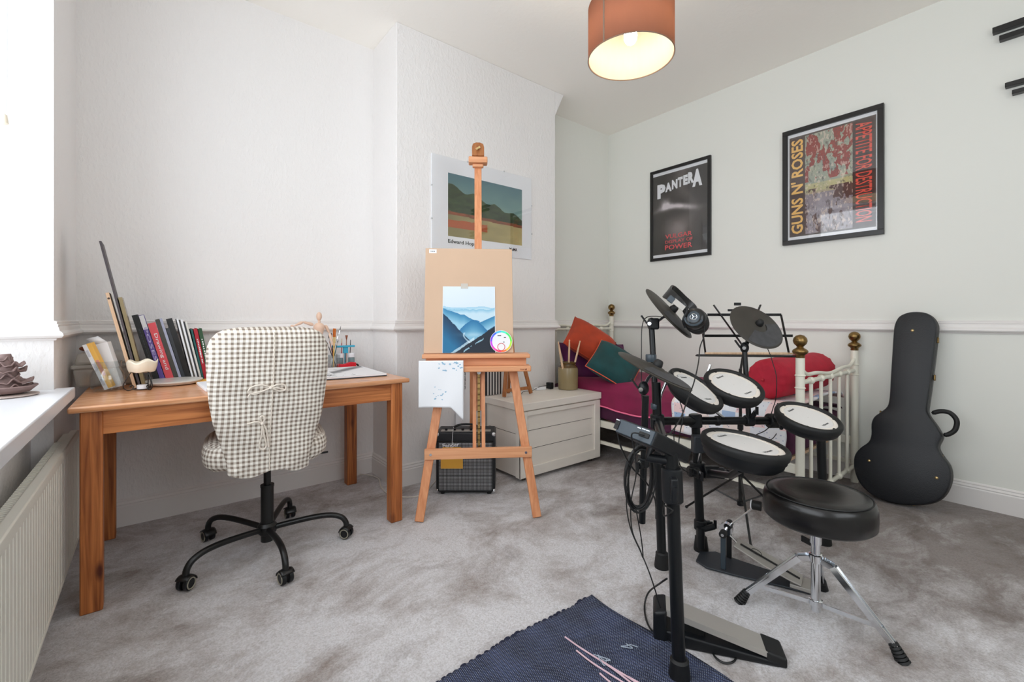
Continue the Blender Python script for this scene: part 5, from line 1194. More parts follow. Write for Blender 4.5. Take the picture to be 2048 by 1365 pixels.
# ================================================================== GUITAR CASE
gp0 = V((3.262, 0.62, 0.012)); gn = V((1.0, 0.0, -0.205)).normalized()
outl = [(450, 92), (400, 97), (350, 120), (324, 165), (316, 220), (308, 340), (299, 480), (292, 600), (278, 655), (240, 688), (200, 718), (184, 760), (184, 820), (168, 865), (120, 900), (88, 940), (79, 990), (88, 1050), (115, 1110), (160, 1160), (220, 1198), (300, 1228), (400, 1243), (480, 1243), (560, 1228), (616, 1190), (648, 1130), (658, 1070), (645, 1010), (612, 962), (585, 920), (580, 890), (597, 855), (600, 828), (570, 772), (532, 720), (514, 685), (518, 640), (530, 560), (545, 440), (560, 320), (572, 200), (570, 155), (540, 115), (500, 97)]
gx = V((0, -1, 0)); gz = V((0.205, 0, 1.0)).normalized(); gy = V((1.0, 0, -0.205)).normalized()
TG = frame(gp0, gx, gy, gz)
gc = thing('guitar_case', 'black hard guitar case leaning upright against the right wall', 'guitar case', Tm=TG)
loc2 = []
for x, y in outl:
    p = TG.inverted() @ PP(1680+x/2.967, 600+y/2.967, gp0, gn); loc2.append((p.x, p.z))
lo_z = min(p[1] for p in loc2)
loc2 = [(p[0], p[1]-lo_z+0.0) for p in loc2]
sp = [(p.x, p.y) for p in spline([V((a, b_, 0)) for a, b_ in loc2], 3, closed=True)]
def ring(poly, off):   # inset by approx normal
    n = len(poly); out = []
    area = sum(poly[i][0]*poly[(i+1) % n][1]-poly[(i+1) % n][0]*poly[i][1] for i in range(n))
    sg = 1 if area > 0 else -1
    for i in range(n):
        dx = poly[(i+1) % n][0]-poly[i-1][0]; dz = poly[(i+1) % n][1]-poly[i-1][1]; l = math.hypot(dx, dz) or 1
        out.append((poly[i][0]-sg*dz/l*off, poly[i][1]+sg*dx/l*off))
    return out
def shellm(y_list, name, m):
    b = MB(); rings = []
    for off, y in y_list: rings.append([(p[0], y, p[1]) for p in ring(sp, off)])
    n = len(sp); vs = [p for r_ in rings for p in r_]; fs = []
    for i in range(len(rings)-1):
        for k in range(n): fs.append((i*n+k, i*n+(k+1) % n, (i+1)*n+(k+1) % n, (i+1)*n+k))
    fs.append(tuple(range(n))[::-1]); fs.append(tuple((len(rings)-1)*n+k for k in range(n)))
    return b.add(vs, fs).out(name, m, gc, local=True, smooth=30)
shellm([(0.012, -0.006), (0.004, -0.002), (0.0, 0.006), (0.0, 0.045)], 'lid_shell', 'case')
shellm([(0.0, 0.048), (0.0, 0.085), (0.006, 0.095), (0.014, 0.098)], 'base_shell', 'case')
shellm([(0.001, 0.0445), (-0.003, 0.046), (0.001, 0.0485)], 'binding', 'casetrim')
def gpt(x, y, dep=-0.008): p = TG.inverted() @ PP(1680+x/2.967, 600+y/2.967, gp0, gn); return V((p.x, dep, p.z-lo_z))
for x, y in ((430, 205), (172, 978), (573, 1082)):
    MB().sphere(gpt(x, y, -0.006), 0.008, 12, (1, 0.6, 1)).out('stud', 'gold', gc, local=True)
for x, y in ((250, 1200), (430, 1243)): MB().sphere(gpt(x, y, 0.02)+V((0, 0, 0.004)), 0.009, 12).out('stud', 'gold', gc, local=True)
h0, h1 = gpt(535, 695, 0.045), gpt(604, 826, 0.045)
hp = [h0, gpt(580, 682, 0.05), gpt(640, 690, 0.05), gpt(682, 735, 0.05), gpt(675, 790, 0.05), gpt(640, 818, 0.048), h1]
MB().tube(spline(hp, 6), [0.008]*2+[0.012]*33+[0.008]*2, 12).out('handle', 'rubber', gc, local=True)
for x, y in ((572, 255), (552, 480), (600, 965), (228, 694)):
    c_ = gpt(x, y, 0.046); MB().box(c_, (0.009, 0.022, 0.034)).out('latch', 'brass', gc, local=True, bevel=0.004)
# ================================================================== RUG
rx0, rx1, ry0, ry1 = 0.10, 1.285, 0.44, 1.135
rg_ = thing('rag_rug', 'navy blue woven rag rug with a knotted edge and pale pink loose strands', 'rug', ((rx0+rx1)/2, (ry0+ry1)/2, 0))
def rugf(u, v):
    x = rx0+(rx1-rx0)*u; y = ry0+(ry1-ry0)*v
    x += 0.012*math.sin(y*11)*max(0, (u-0.9)*10); y += 0.008*math.sin(x*9)*max(0, (v-0.9)*10)
    return (x, y, 0.010+0.003*math.sin(x*21)*math.sin(y*17)+0.006*max(0, (u-0.95)*20)*math.sin(y*8)**2)
b = MB().grid(rugf, 70, 50); b.out('woven_field', 'rag', rg_, solid=0.010)
random.seed(11)
nb = mat('navy_knot', C(30, 34, 56), 0.9)
x = rx0+0.01
kn = MB()
while x < rx1:
    p = V(rugf((x-rx0)/(rx1-rx0), 1.0)); r_ = random.uniform(0.006, 0.011)
    kn.sphere((p.x, p.y+random.uniform(0.0, 0.006), 0.009), r_, 8, (1.3, 1, 0.8)); x += random.uniform(0.016, 0.030)
o = kn.out('knotted_fringe', nb, rg_); o['kind'] = 'stuff'
ps = mat('pale_pink_strand', C(222, 190, 200), 0.9)
for x, ya_, yb_ in ((1.045, 0.52, 1.03), (1.028, 0.52, 0.965), (1.058, 0.50, 0.90), (1.012, 0.46, 0.86), (1.072, 0.46, 0.80)):
    MB().tube(spline([V((x+0.004*math.sin(k*1.3+x*40)+0.022*k/8, yb_+(ya_-yb_)*k/8, 0.0185)) for k in range(9)], 4), 0.0025, 6).out('loose_strand', ps, rg_)
ct = mat('frayed_thread', C(170, 182, 196), 0.9)
for cx_, cy_ in ((1.16, 0.86), (1.20, 0.72), (1.06, 0.90)):
    MB().tube(spline([V((cx_+random.uniform(-0.03, 0.03), cy_+random.uniform(-0.03, 0.03), 0.018+random.uniform(0, 0.006))) for k in range(6)], 5), 0.0013, 5).out('frayed_thread', ct, rg_)
# ================================================================== DRUM THRONE
tc_ = V((1.803, 0.560, 0))
th = thing('drum_throne', 'round black padded drum stool on a chrome tripod at the front right', 'stool', tc_)
sz_ = 0.450; SR = 0.168
MB().lathe([(0.06, -0.098), (SR-0.012, -0.098), (SR-0.002, -0.088), (SR, -0.06), (SR-0.001, -0.030), (SR-0.006, -0.012), (SR-0.018, -0.002), (SR-0.05, 0.001), (0.06, -0.007), (0.001, -0.009)], tr(tc_.x+0.006, tc_.y-0.004, sz_), 64, cap=False).out('seat', 'vinyl', th, smooth=60)
MB().tube([(tc_.x+0.006+(SR-0.013)*math.cos(a), tc_.y-0.004+(SR-0.013)*math.sin(a), sz_-0.0035) for a in [2*PI*k/64 for k in range(64)]], 0.0025, 6, closed=True).out('seam', 'rubber', th)
MB().cyl((tc_.x, tc_.y, 0.035), (tc_.x, tc_.y, 0.275), 0.0145, n=24).cyl((tc_.x, tc_.y, 0.27), (tc_.x, tc_.y, 0.352), 0.018, n=24).out('column', 'chrome', th)
MB().lathe([(0.016, 0), (0.022, 0.002), (0.022, 0.026), (0.016, 0.028)], tr(tc_.x, tc_.y, 0.205), 24).lathe([(0.016, 0), (0.021, 0.002), (0.021, 0.018), (0.016, 0.02)], tr(tc_.x, tc_.y, 0.055), 24).out('collar', 'chrome', th)
MB().beam((tc_.x, tc_.y, 0.262), (tc_.x+0.02, tc_.y+0.05, 0.262), 0.006, 0.02).out('wing_screw', 'rubber', th)
for (fx, fy) in ((1.700, 0.772), (1.7916, 0.326), (2.030, 0.608)):
    f_ = V((fx, fy, 0)); dr = (f_-tc_).normalized(); sd = V((-dr.y, dr.x, 0))
    knee = tc_+dr*0.052+UP*0.210; foot = tc_+(f_-tc_)*0.93+UP*0.035
    lg = MB()
    for s2 in (-1, 1): lg.beam(tc_+dr*0.02+UP*0.218+sd*s2*0.012, knee+sd*s2*0.011, 0.003, 0.018, up=dr).beam(knee+sd*s2*0.011, foot+sd*s2*0.006, 0.003, 0.020, up=dr)
    lg.beam(knee+dr*0.008, foot+dr*0.006, 0.020, 0.002, up=dr)
    l_ = lg.out('leg', 'chrome', th)
    st = MB().beam(tc_+dr*0.022+UP*0.062, tc_+(f_-tc_)*0.80+UP*0.076, 0.003, 0.014).out('brace', 'chrome', th)
    fd = (f_-(tc_+(f_-tc_)*0.86+UP*0.06)).normalized(); b = MB(); base = tc_+(f_-tc_)*0.90+UP*0.046
    for k in range(6): q_ = base+fd*(k*0.0095); b.tube([q_, q_+fd*0.006], [0.013+0.0012*k, 0.015+0.0012*k], 14)
    b.tube([base, base+fd*0.058], [0.010, 0.014], 12)
    MB_ = b.out('rubber_foot', 'rubber', l_)
# ================================================================== DRUM RACK
TR_ = 0.019
rk = thing('drum_rack', 'black tubular electronic drum rack standing at the centre right', 'drum rack', (1.75, 0.95, 0))
L1b, L1t = Pz(1359, 1362, 0.0), P(1342, 905, 1.33)
L2b, L2m, L2t = Pz(1324, 1135, 0.0), P(1312, 765, 1.925), P(1303, 652, 1.975)
L4b, L4t = Pz(1402, 1101, 0.0), P(1391, 842, 2.06)
L5b, L5t = Pz(1648, 1088, 0.0), P(1641, 842, 2.125)
def leg(b0, t0, name='leg', foot=True):
    l_ = MB().cyl(b0+UP*0.012, t0, TR_, n=24).out(name, 'tubeblack', rk)
    if foot: MB().lathe([(0.031, 0), (0.032, 0.006), (0.026, 0.055), (0.0265, 0.060), (0.020, 0.066)], tr(b0.x, b0.y, 0.0), 28).out('rubber_foot', 'rubber', l_)
    return l_
leg(L1b, L1t); l2 = leg(L2b, L2m); leg(L4b, L4t); leg(L5b, L5t)
def onl(b0, t0, z_): f_ = (z_-b0.z)/(t0.z-b0.z); return b0.lerp(t0, f_)
A1, A2, A4, A5 = onl(L1b, L1t, 0.60), onl(L2b, L2m, 0.615), onl(L4b, L4t, 0.585), onl(L5b, L5t, 0.57)
for a_, b_ in ((A1, A2), (A2, A4), (A4, A5)): MB().cyl(a_, b_, TR_*0.95, n=20).out('crossbar', 'tubeblack', rk)
def clamp(c_, axis_dir, r_=0.029, h_=0.060, wing=None, m='plastic'):
    x, y, z = basis(axis_dir); T = frame(c_-V(axis_dir).normalized()*h_/2, x, y, z)
    cl = MB().lathe([(r_-0.004, 0), (r_, 0.004), (r_, h_-0.004), (r_-0.004, h_)], T, 20).out('clamp', m, rk)
    w_ = V(wing if wing else (-0.6, -0.8, 0)).normalized()
    MB().box((0, 0, 0), (0.020, 0.050, h_*0.7), frame(c_+w_*0.030, w_.cross(UP).normalized(), w_, UP)).out('clamp_jaw', m, cl, bevel=0.004)
    MB().cyl(c_+w_*0.050, c_+w_*0.072, 0.0035, n=8).beam(c_+w_*0.070-UP*0.018, c_+w_*0.070+UP*0.018, 0.007, 0.012).out('wing_bolt', m, cl)
    MB().cyl(c_+w_*0.044+UP*0.012, c_+w_*0.058+UP*0.012, 0.005, n=10).out('screw_head', 'chrome', cl)
    return cl
d1 = (L1t-L1b)
clamp(onl(L1b, L1t, 0.56), d1, 0.030, 0.10, (-0.75, -0.6, 0)); clamp(A2, L2m-L2b, 0.029, 0.06, (-0.9, -0.3, 0)); clamp(A4, L4t-L4b, 0.029, 0.06, (-0.7, 0.4, 0)); clamp(A5, L5t-L5b, 0.028, 0.06, (0.8, -0.5, 0))
c45 = onl(L4b, L4t, 0.365); clamp(c45, L4t-L4b, 0.034, 0.065, (-0.95, -0.1, 0)); 
clamp(c45+RT*0.045-FW*0.04, RT, 0.028, 0.07, (0.5, -0.8, 0)); clamp(c45-RT*0.03-FW*0.03, RT, 0.024, 0.05, (-0.5, -0.8, 0))
c4l = onl(L4b, L4t, 0.085); clamp(c4l+UP*0.03, UP, 0.027, 0.045, (0.75, -0.55, 0))
MB().cyl(c4l-FW*0.03-RT*0.01+UP*0.02, c4l+RT*0.05-FW*0.03+UP*0.035, 0.013).cyl(c4l-FW*0.03-RT*0.01+UP*0.03, c4l-FW*0.03-RT*0.01-UP*0.06, 0.017).out('elbow_fitting', 'plastic', rk)
bc1 = A4.lerp(A5, 0.42); clamp(bc1, A5-A4, 0.026, 0.04, (-0.2, -0.6, 0.8)); bc2 = A4.lerp(A5, 0.17); clamp(bc2, A5-A4, 0.023, 0.02, (0, 0, -1)); bc3 = A4.lerp(A5, 0.62); clamp(bc3, A5-A4, 0.034, 0.06, (0, -0.3, 1))
# straight pole of the hi-hat arm, held on the left crossbar
hp0, hp1 = P(1284, 1046, 1.70), P(1291, 792, 1.665)
MB().cyl(hp0, hp1, 0.0125, n=18).out('hanging_pole', 'tubeblack', rk)
hc = P(1285, 925, 1.69); hb = A1.lerp(A2, 0.72)
for zz_, yy_ in ((0, 925), (1, 887)):
    c_ = P(1287, yy_, 1.685); clamp(c_, hp1-hp0, 0.021, 0.035, (-0.95, -0.3, 0)); MB().beam(c_, V((hb.x, hb.y, c_.z)), 0.018, 0.03).out('clamp_arm', 'plastic', rk)
# crash mast above leg 2
MB().cyl(L2m-UP*0.12, L2t, 0.0125, n=18).out('mast', 'tubeblack', rk)
MB().lathe([(0.021, 0), (0.023, 0.004), (0.023, 0.028), (0.021, 0.032)], tr(*P(1302, 724, 1.945)), 20).out('mast_collar', 'greyplastic', rk)
MB().lathe([(0.020, 0), (0.022, 0.003), (0.022, 0.020), (0.020, 0.024)], tr(*(L2m-UP*0.115)), 20).out('mast_collar', 'greyplastic', rk)
# ride mast behind the right toms
m0, m1 = bc1+UP*0.0, P(1489, 700, 2.13)
rm0 = V((m1.x, m1.y, bc1.z)); 
MB().cyl(bc1, m1+(m1-bc1).normalized()*0.02, 0.0115, n=16).out('mast', 'tubeblack', rk)

def disc_frame(c_, n_):
    n_ = V(n_).normalized(); x = (RT*0.8+FW*0.6); x = (x-n_*x.dot(n_)).normalized(); y = n_.cross(x); return frame(V(c_), x, y, n_)
def rod(name, pts, r_, m, par=rk): return MB().tube(pts, r_, 12).out(name, m, par)
def wingclamp(c_, lab=None, par=rk):
    b = MB().sphere(c_, 0.022, 14, (0.9, 0.9, 1.2)); b.out('tilt_clamp', 'plastic', par)
    MB().cyl(c_-FW*0.015-RT*0.012, c_-FW*0.035-RT*0.02, 0.008, n=12).out('clamp_bolt', 'chrome', par)
    MB().beam(c_-RT*0.02, c_-RT*0.045+UP*0.035, 0.010, 0.006).out('wing_handle', 'plastic', par)
# ------------------------------------------------------------------ pads
def pad(c_, n_, R_, dp, lab):
    T = disc_frame(c_, n_); t = thing('drum_pad', lab, 'drum pad', Tm=T)
    k = R_/0.133
    MB().lathe([(0.001, -0.001), (R_*0.845, -0.001)], None, 48, cap=False).out('mesh_head', 'meshhead', t, local=True)
    MB().lathe([(R_*0.845, -0.004), (R_*0.85, 0.0006), (R_*0.90, 0.001), (R_, -0.001), (R_*1.0, -0.006)], None, 56, cap=False).out('hoop', 'hoop', t, local=True, smooth=20)
    w_ = 0.020
    MB().lathe([(R_-0.001, -0.010), (R_, 0.003), (R_+0.005, 0.009), (R_+0.012, 0.010), (R_+w_-0.002, 0.004), (R_+w_, -0.006), (R_+w_-0.003, -0.022), (R_-0.001, -0.024)], None, 64, cap=False).out('rubber_rim', 'rubber', t, local=True, smooth=60)
    MB().lathe([(R_+0.012, -0.020), (R_+0.012, -0.036), (R_+0.007, -0.042), (R_+0.005, -dp+0.02), (R_-0.012, -dp+0.003), (R_*0.5, -dp), (0.001, -dp)], None, 56, cap=False).out('shell', 'plastic', t, local=True, smooth=40)
    for q_ in range(6):
        a = 2*PI*(q_+0.35)/6
        MB().cyl((R_*0.99*math.cos(a), R_*0.99*math.sin(a), -0.004), (R_*0.99*math.cos(a), R_*0.99*math.sin(a), 0.005), 0.0055, n=10).out('tension_bolt', 'rubber', t, local=True)
    flat = Matrix(((1, 0, 0, 0), (0, 0, -1, 0), (0, 1, 0, 0), (0, 0, 0, 1))).inverted()
    FL = Matrix(((1, 0, 0, 0), (0, 0, 1, 0), (0, -1, 0, 0), (0, 0, 0, 1)))
    lettering('head_lettering', 'Roland', Matrix.Translation((-R_*0.22, R_*0.60, -0.0006)) @ FL, 'slate', t, height=R_*0.085, width=R_*0.42, bold=0.03)
    lettering('head_lettering', 'V-Drums', Matrix.Translation((-R_*0.22, -R_*0.66, -0.0006)) @ FL, 'slate', t, height=R_*0.085, width=R_*0.46, bold=0.03)
    return t
cA, nA = V((1.726, 0.767, 0.587)), (0.047, -0.134, 0.990)
cB, nB = V((2.176, 0.704, 0.635)), (-0.143, -0.282, 0.949)
cC, nC = V((1.998, 0.933, 0.763)), (-0.183, -0.404, 0.896)
cD, nD = V((1.784, 0.992, 0.762)), (0.083, -0.577, 0.812)
pad(cA, nA, 0.133, 0.075, 'largest white-headed drum pad, tilted over the stool at the front of the kit')
pad(cB, nB, 0.107, 0.060, 'white-headed drum pad furthest right, just above the stool')
pad(cC, nC, 0.107, 0.060, 'white-headed drum pad under the tilted ride cymbal')
pad(cD, nD, 0.107, 0.060, 'steeply tilted drum pad half hidden behind the low cymbal')
# pad arms (parts of the rack)
rod('pad_arm', [c45+RT*0.03-FW*0.04, P(1462, 952, 1.80), cA-V(nA)*0.10+V((0, 0, -0.0))], 0.014, 'tubeblack')
rod('pad_arm', [bc3+UP*0.02, P(1556, 838, 2.0), cB-V(nB)*0.055-RT*0.10], 0.008, 'plastic'); 
rod('pad_rod', [A4.lerp(A5, 0.25), P(1400, 800, 2.08), P(1408, 768, 2.07), P(1420, 730, 2.08)], 0.007, 'chrome')
MB().box((0, 0, 0), (0.035, 0.05, 0.05), frame(P(1402, 775, 2.07), RT, FW, UP)).out('pad_bracket', 'plastic', rk, bevel=0.006)
rod('pad_arm', [P(1404, 775, 2.06), cC-V(nC)*0.04-RT*0.07], 0.009, 'plastic')
MB().box((0, 0, 0), (0.050, 0.04, 0.028), frame(P(1343, 757, 1.93), RT, FW, UP)).out('pad_bracket', 'greyplastic', rk, bevel=0.006)
rod('pad_rod', [A2+UP*0.05, P(1323, 785, 1.93), P(1336, 758, 1.93)], 0.007, 'chrome')
rod('pad_arm', [P(1340, 757, 1.93), cD-V(nD)*0.05-RT*0.03], 0.009, 'plastic')
MB().box((0, 0, 0), (0.05, 0.04, 0.075), frame(P(1396, 888, 1.94), RT, FW, UP)).out('pad_bracket', 'slate', rk, bevel=0.006)
rod('pad_rod', [c45, P(1402, 900, 1.97), P(1420, 868, 1.90)], 0.006, 'chrome')
# ------------------------------------------------------------------ cymbals
def cymbal(c_, n_, R_, lab, zone=None):
    T = disc_frame(c_, n_); t = thing('cymbal_pad', lab, 'cymbal', Tm=T)
    pf = [(0.001, 0.012), (0.016, 0.011), (R_*0.20, 0.010), (R_*0.28, 0.004), (R_*0.6, 0.0), (R_*0.97, -0.006), (R_, -0.009), (R_*0.985, -0.013), (R_*0.6, -0.008), (R_*0.28, -0.005), (0.001, -0.004)]
    MB().lathe(pf, None, 64, cap=False).out('cymbal_disc', 'cymbal', t, local=True, smooth=50)
    MB().lathe([(R_*0.46, -0.006), (R_*0.44, -0.018), (R_*0.2, -0.026), (0.012, -0.027)], None, 28).out('sensor_housing', 'slate', t, local=True)
    b = MB()
    a0, a1 = math.radians(195), math.radians(345)
    if zone is not None:
        a0, a1 = zone
    vs = []; n = 30
    for k in range(n+1):
        a = a0+(a1-a0)*k/n
        for r_, z_ in ((R_*0.34, 0.0045), (R_*0.6, 0.0012), (R_*0.94, -0.0046)): vs.append((r_*math.cos(a), r_*math.sin(a), z_+0.0006))
    b.add(vs, [(3*k+j, 3*k+3+j, 3*k+4+j, 3*k+1+j) for k in range(n) for j in range(2)])
    b.out('strike_zone', 'cymbal2', t, local=True)
    MB().lathe([(0.018, 0.011), (0.019, 0.016), (0.015, 0.032), (0.011, 0.036), (0.004, 0.037)], None, 20).out('wing_nut', 'rubber', t, local=True)
    return t
def sc_at(c_, d_old, d_new): return CAM+(V(c_)-CAM)*d_new/d_old
cR, nR = sc_at((2.658, 1.111, 1.018), 2.53, 2.16), V((-0.319, -0.705, 0.633))
cCr, nCr = sc_at((1.927, 1.201, 1.089), 2.14, 2.0), V((0.271, -0.711, 0.648))
cH, nH = V((1.486, 0.988, 0.865)), V((0.235, -0.382, 0.894))
cymbal(cR, nR, 0.132, 'round black rubber cymbal on the right, tilted in front of the music stand', (math.radians(205), math.radians(350)))
cymbal(cCr, nCr, 0.145, 'highest rubber cymbal, tilted steeply with headphones hanging over it')
cymbal(cH, nH, 0.150, 'lowest dark rubber cymbal, at the left of the kit')
rod('cymbal_rod', [m1, m1.lerp(cR, 0.5)-nR*0.02, cR-nR*0.022], 0.008, 'tubeblack'); wingclamp(m1+UP*0.01)
rod('cymbal_rod', [P(1312, 646, 1.975), cCr-nCr*0.022], 0.006, 'chrome'); wingclamp(L2t+UP*0.01); MB().box((0, 0, 0), (0.045, 0.035, 0.05), frame(P(1307, 648, 1.97), RT, FW, UP)).out('tilt_block', 'plastic', rk, bevel=0.008)
hcl = P(1287, 777, 1.665); rod('cymbal_rod', [hcl, P(1296, 758, 1.68), cH-nH*0.022], 0.0065, 'chrome'); wingclamp(hcl)
# ------------------------------------------------------------------ sound module
A_ = P(1239, 836, 1.36); B_ = P(1314, 863, 1.25); Cc = P(1392, 903, 1.356)
e1 = (B_-A_); e2 = (Cc-B_); e1n = e1.normalized(); e2 = e2-e1n*e2.dot(e1n); e2n = e2.normalized(); hn = e1n.cross(e2n)
if hn.z < 0: hn = -hn
TM = frame(B_, -e1n, e2n, hn if (-e1n).cross(e2n).dot(hn) > 0 else hn)
sm_ = thing('drum_module', 'dark electronic drum sound module seen from its jack side, mounted on the left post', 'drum module', (B_+e2*0.5-e1*0.5-hn*0.05))
l1, l2_, hh = e1.length, e2.length, 0.046
def mp(a, b_, c_): return B_-e1n*a+e2n*b_-hn*c_
def mbox(a0, a1, b0, b1, c0, c1): 
    b = MB(); vs = [mp(a, b_, c_) for a in (a0, a1) for b_ in (b0, b1) for c_ in (c0, c1)]
    return b.add(vs, [(0, 1, 3, 2), (4, 6, 7, 5), (0, 4, 5, 1), (2, 3, 7, 6), (0, 2, 6, 4), (1, 5, 7, 3)])
mbox(0, l1, 0.003, l2_, 0, hh).out('module_body', 'plastic', sm_, bevel=0.006, seg=3)
mbox(0.004, l1-0.004, -0.002, 0.006, 0.003, hh-0.003).out('jack_panel', 'greyplastic', sm_, bevel=0.002)
mbox(0.015, 0.050, -0.005, 0.0, 0.016, 0.030).out('d_sub_socket', 'rubber', sm_, bevel=0.002)
mbox(0.125, 0.140, -0.005, 0.0, 0.010, 0.036).out('power_socket', 'rubber', sm_)
for k, (a, c_) in enumerate(((0.020, 0.008), (0.034, 0.008), (0.050, 0.009), (0.130, 0.008))): mbox(a, a+0.012, -0.0028, -0.0015, c_-0.002, c_+0.001).out('panel_print', 'white', sm_)
mp0 = mp(l1*0.5, l2_*0.5, hh); MB().tube([mp0, mp0-hn*0.03, onl(L1b, L1t, 0.63)], 0.014, 12).out('mounting_bracket', 'plastic', sm_)
# ------------------------------------------------------------------ headphones
hA = P(1389, 637, 1.84)
nn = (-(FW)*0.80+RT*-0.50+UP*0.24).normalized(); hB = hA-nn*0.088+UP*-0.004
hp_ = thing('headphones', 'black over-ear headphones hooked over the highest cymbal', 'headphones', (hA+hB)/2-UP*0.05)
def cup(c_, n_, name='ear_cup'):
    x, y, z = basis(n_); T = frame(c_, x, y, z)
    e = MB().lathe([(0.010, 0.022), (0.030, 0.021), (0.040, 0.012), (0.045, 0.0), (0.045, -0.012), (0.040, -0.020)], T, 36).out(name, 'vinyl', hp_, smooth=50)
    MB().lathe([(0.036, -0.018), (0.046, -0.022), (0.048, -0.032), (0.040, -0.040), (0.022, -0.038)], T, 32).out('ear_cushion', 'rubber', e, smooth=60)
    MB().lathe([(0.0, 0.0235), (0.021, 0.0235), (0.024, 0.0225), (0.024, 0.020)], T, 32, cap=False).out('cap_plate', 'greyplastic', e)
    MB().tube([T @ V((0.034*math.cos(a), 0.034*math.sin(a), 0.019)) for a in [PI*0.9+PI*1.0*k/16 for k in range(17)]], 0.005, 8).out('trim_arc', 'greyplastic', e)
    MB().tube([T @ V((0.013*math.cos(a), 0.013*math.sin(a), 0.0240)) for a in [2*PI*k/28 for k in range(28)]], 0.0012, 6, closed=True).out('badge_ring', 'chrome', e)
    b = MB()
    for k in range(3): a = 2*PI*k/3; b.tube([T @ V((0, 0, 0.0242)), T @ V((0.010*math.cos(a), 0.010*math.sin(a), 0.0242))], 0.0022, 6)
    b.out('badge_mark', 'chrome', e)
    return e
cup(hA, nn); cup(hB, -nn)
bp = [hA+UP*0.01-RT*0.03, P(1366, 612, 1.83), P(1345, 594, 1.85), P(1334, 586, 1.90), P(1343, 582, 1.96), P(1366, 600, 2.0), P(1388, 618, 2.0), hB+UP*0.03-RT*0.02]
pts = spline(bp, 8); sidev = (FW*0.3+UP*0.5+RT*0.8).normalized()
b = MB(); vs = []; fs = []
up2 = (UP*0.75+RT*0.6).normalized()
for i, p in enumerate(pts):
    f_ = i/(len(pts)-1); hw = 0.010+0.016*math.sin(PI*f_)**1.5
    t_ = (pts[min(i+1, len(pts)-1)]-pts[max(i-1, 0)]).normalized(); wd_ = up2-t_*up2.dot(t_); wd_.normalize(); no = t_.cross(wd_)
    for s_, n_s in ((1, 1), (1, -1), (-1, -1), (-1, 1)): vs.append(p+wd_*hw*s_+no*0.004*n_s)
for i in range(len(pts)-1):
    for k in range(4): fs.append((4*i+k, 4*i+(k+1) % 4, 4*i+4+(k+1) % 4, 4*i+4+k))
fs += [(0, 1, 2, 3), tuple(4*(len(pts)-1)+k for k in (3, 2, 1, 0))]
b.add(vs, fs).out('headband', 'vinyl', hp_, bevel=0.002)
MB().beam(P(1347, 601, 1.80), P(1368, 618, 1.80), 0.022, 0.003, up=(-FW)).out('slider', 'alu', hp_)
MB().beam(P(1337, 595, 1.80), P(1347, 603, 1.80), 0.026, 0.008, up=(-FW)).out('slider_housing', 'greyplastic', hp_, bevel=0.002)
MB().tube(spline([P(1368, 618, 1.81), P(1374, 622, 1.80), P(1366, 640, 1.80), P(1370, 655, 1.82)], 6), 0.004, 8).out('yoke', 'plastic', hp_)
# ------------------------------------------------------------------ kick pedal
def qpt(a, b_, c_): return a+b_+c_
kb0, kb1 = V((1.886, 1.000, 0)), V((1.978, 0.637, 0)); kd = (kb1-kb0).normalized(); ks = V((-kd.y, kd.x, 0))
if ks.dot(RT) < 0: ks = -ks
kp = thing('bass_drum_pedal', 'single bass drum pedal with a chrome beater and grey footboard behind the stool', 'pedal', (kb0+kb1)/2)
def kq(al, sd, z_): return kb0+kd*al+ks*sd+UP*z_
pl_ = [(-0.03, -0.055), (-0.035, 0.03), (0.02, 0.075), (0.12, 0.06), (0.30, 0.045), (0.385, 0.035), (0.385, -0.035), (0.30, -0.045), (0.12, -0.075), (0.02, -0.085)]
MB().prism(pl_, 0.008, frame(kb0+UP*0.004, kd, ks if kd.cross(ks).z > 0 else ks, UP)).out('base_plate', 'slate', kp, bevel=0.002)
for sd in (-0.055, 0.055): MB().beam(kq(0.08, sd, 0.012), kq(0.08, sd, 0.155), 0.014, 0.020, up=kd).out('post', 'greyplastic' if sd < 0 else 'black', kp, bevel=0.002); MB().cyl(kq(0.08, sd*1.05-0.012, 0.158), kq(0.08, sd*1.05+0.012, 0.158), 0.015, n=20).out('bearing', 'rubber', kp)
MB().cyl(kq(0.08, -0.075, 0.158), kq(0.08, 0.075, 0.158), 0.006, n=12).out('axle', 'chrome', kp)
MB().cyl(kq(0.08, -0.012, 0.158), kq(0.08, 0.012, 0.158), 0.026, n=28).out('drive_cam', 'chrome', kp)
MB().tube([kq(0.08, 0.015, 0.160), kq(0.175, 0.02, 0.262)], 0.0035, 8).out('beater_rod', 'chrome', kp)
bt = kq(0.192, 0.022, 0.278); MB().cyl(bt+kd*0.018, bt-kd*0.018, 0.019, 0.019, n=20).out('beater_head', 'rubber', kp, bevel=0.003); MB().cyl(bt-kd*0.018, bt-kd*0.022, 0.018, n=20).out('beater_face', 'white', kp)
pl_ = [(0.0, -0.040), (0.0, 0.040), (0.12, 0.056), (0.22, 0.050), (0.25, 0.042), (0.25, -0.042), (0.22, -0.050), (0.12, -0.056)]
z1 = (kd*0.25-UP*0.085).normalized(); nb_ = ks.cross(z1); nb_ = nb_ if nb_.z > 0 else -nb_
fb = MB().prism(pl_, 0.006, frame(kq(0.115, 0, 0.108), z1, ks, nb_)).out('footboard', 'alu', kp, bevel=0.002)
MB().beam(kq(0.135, -0.001, 0.110), kq(0.345, -0.001, 0.038), 0.010, 0.003).out('groove', 'rubber', fb)
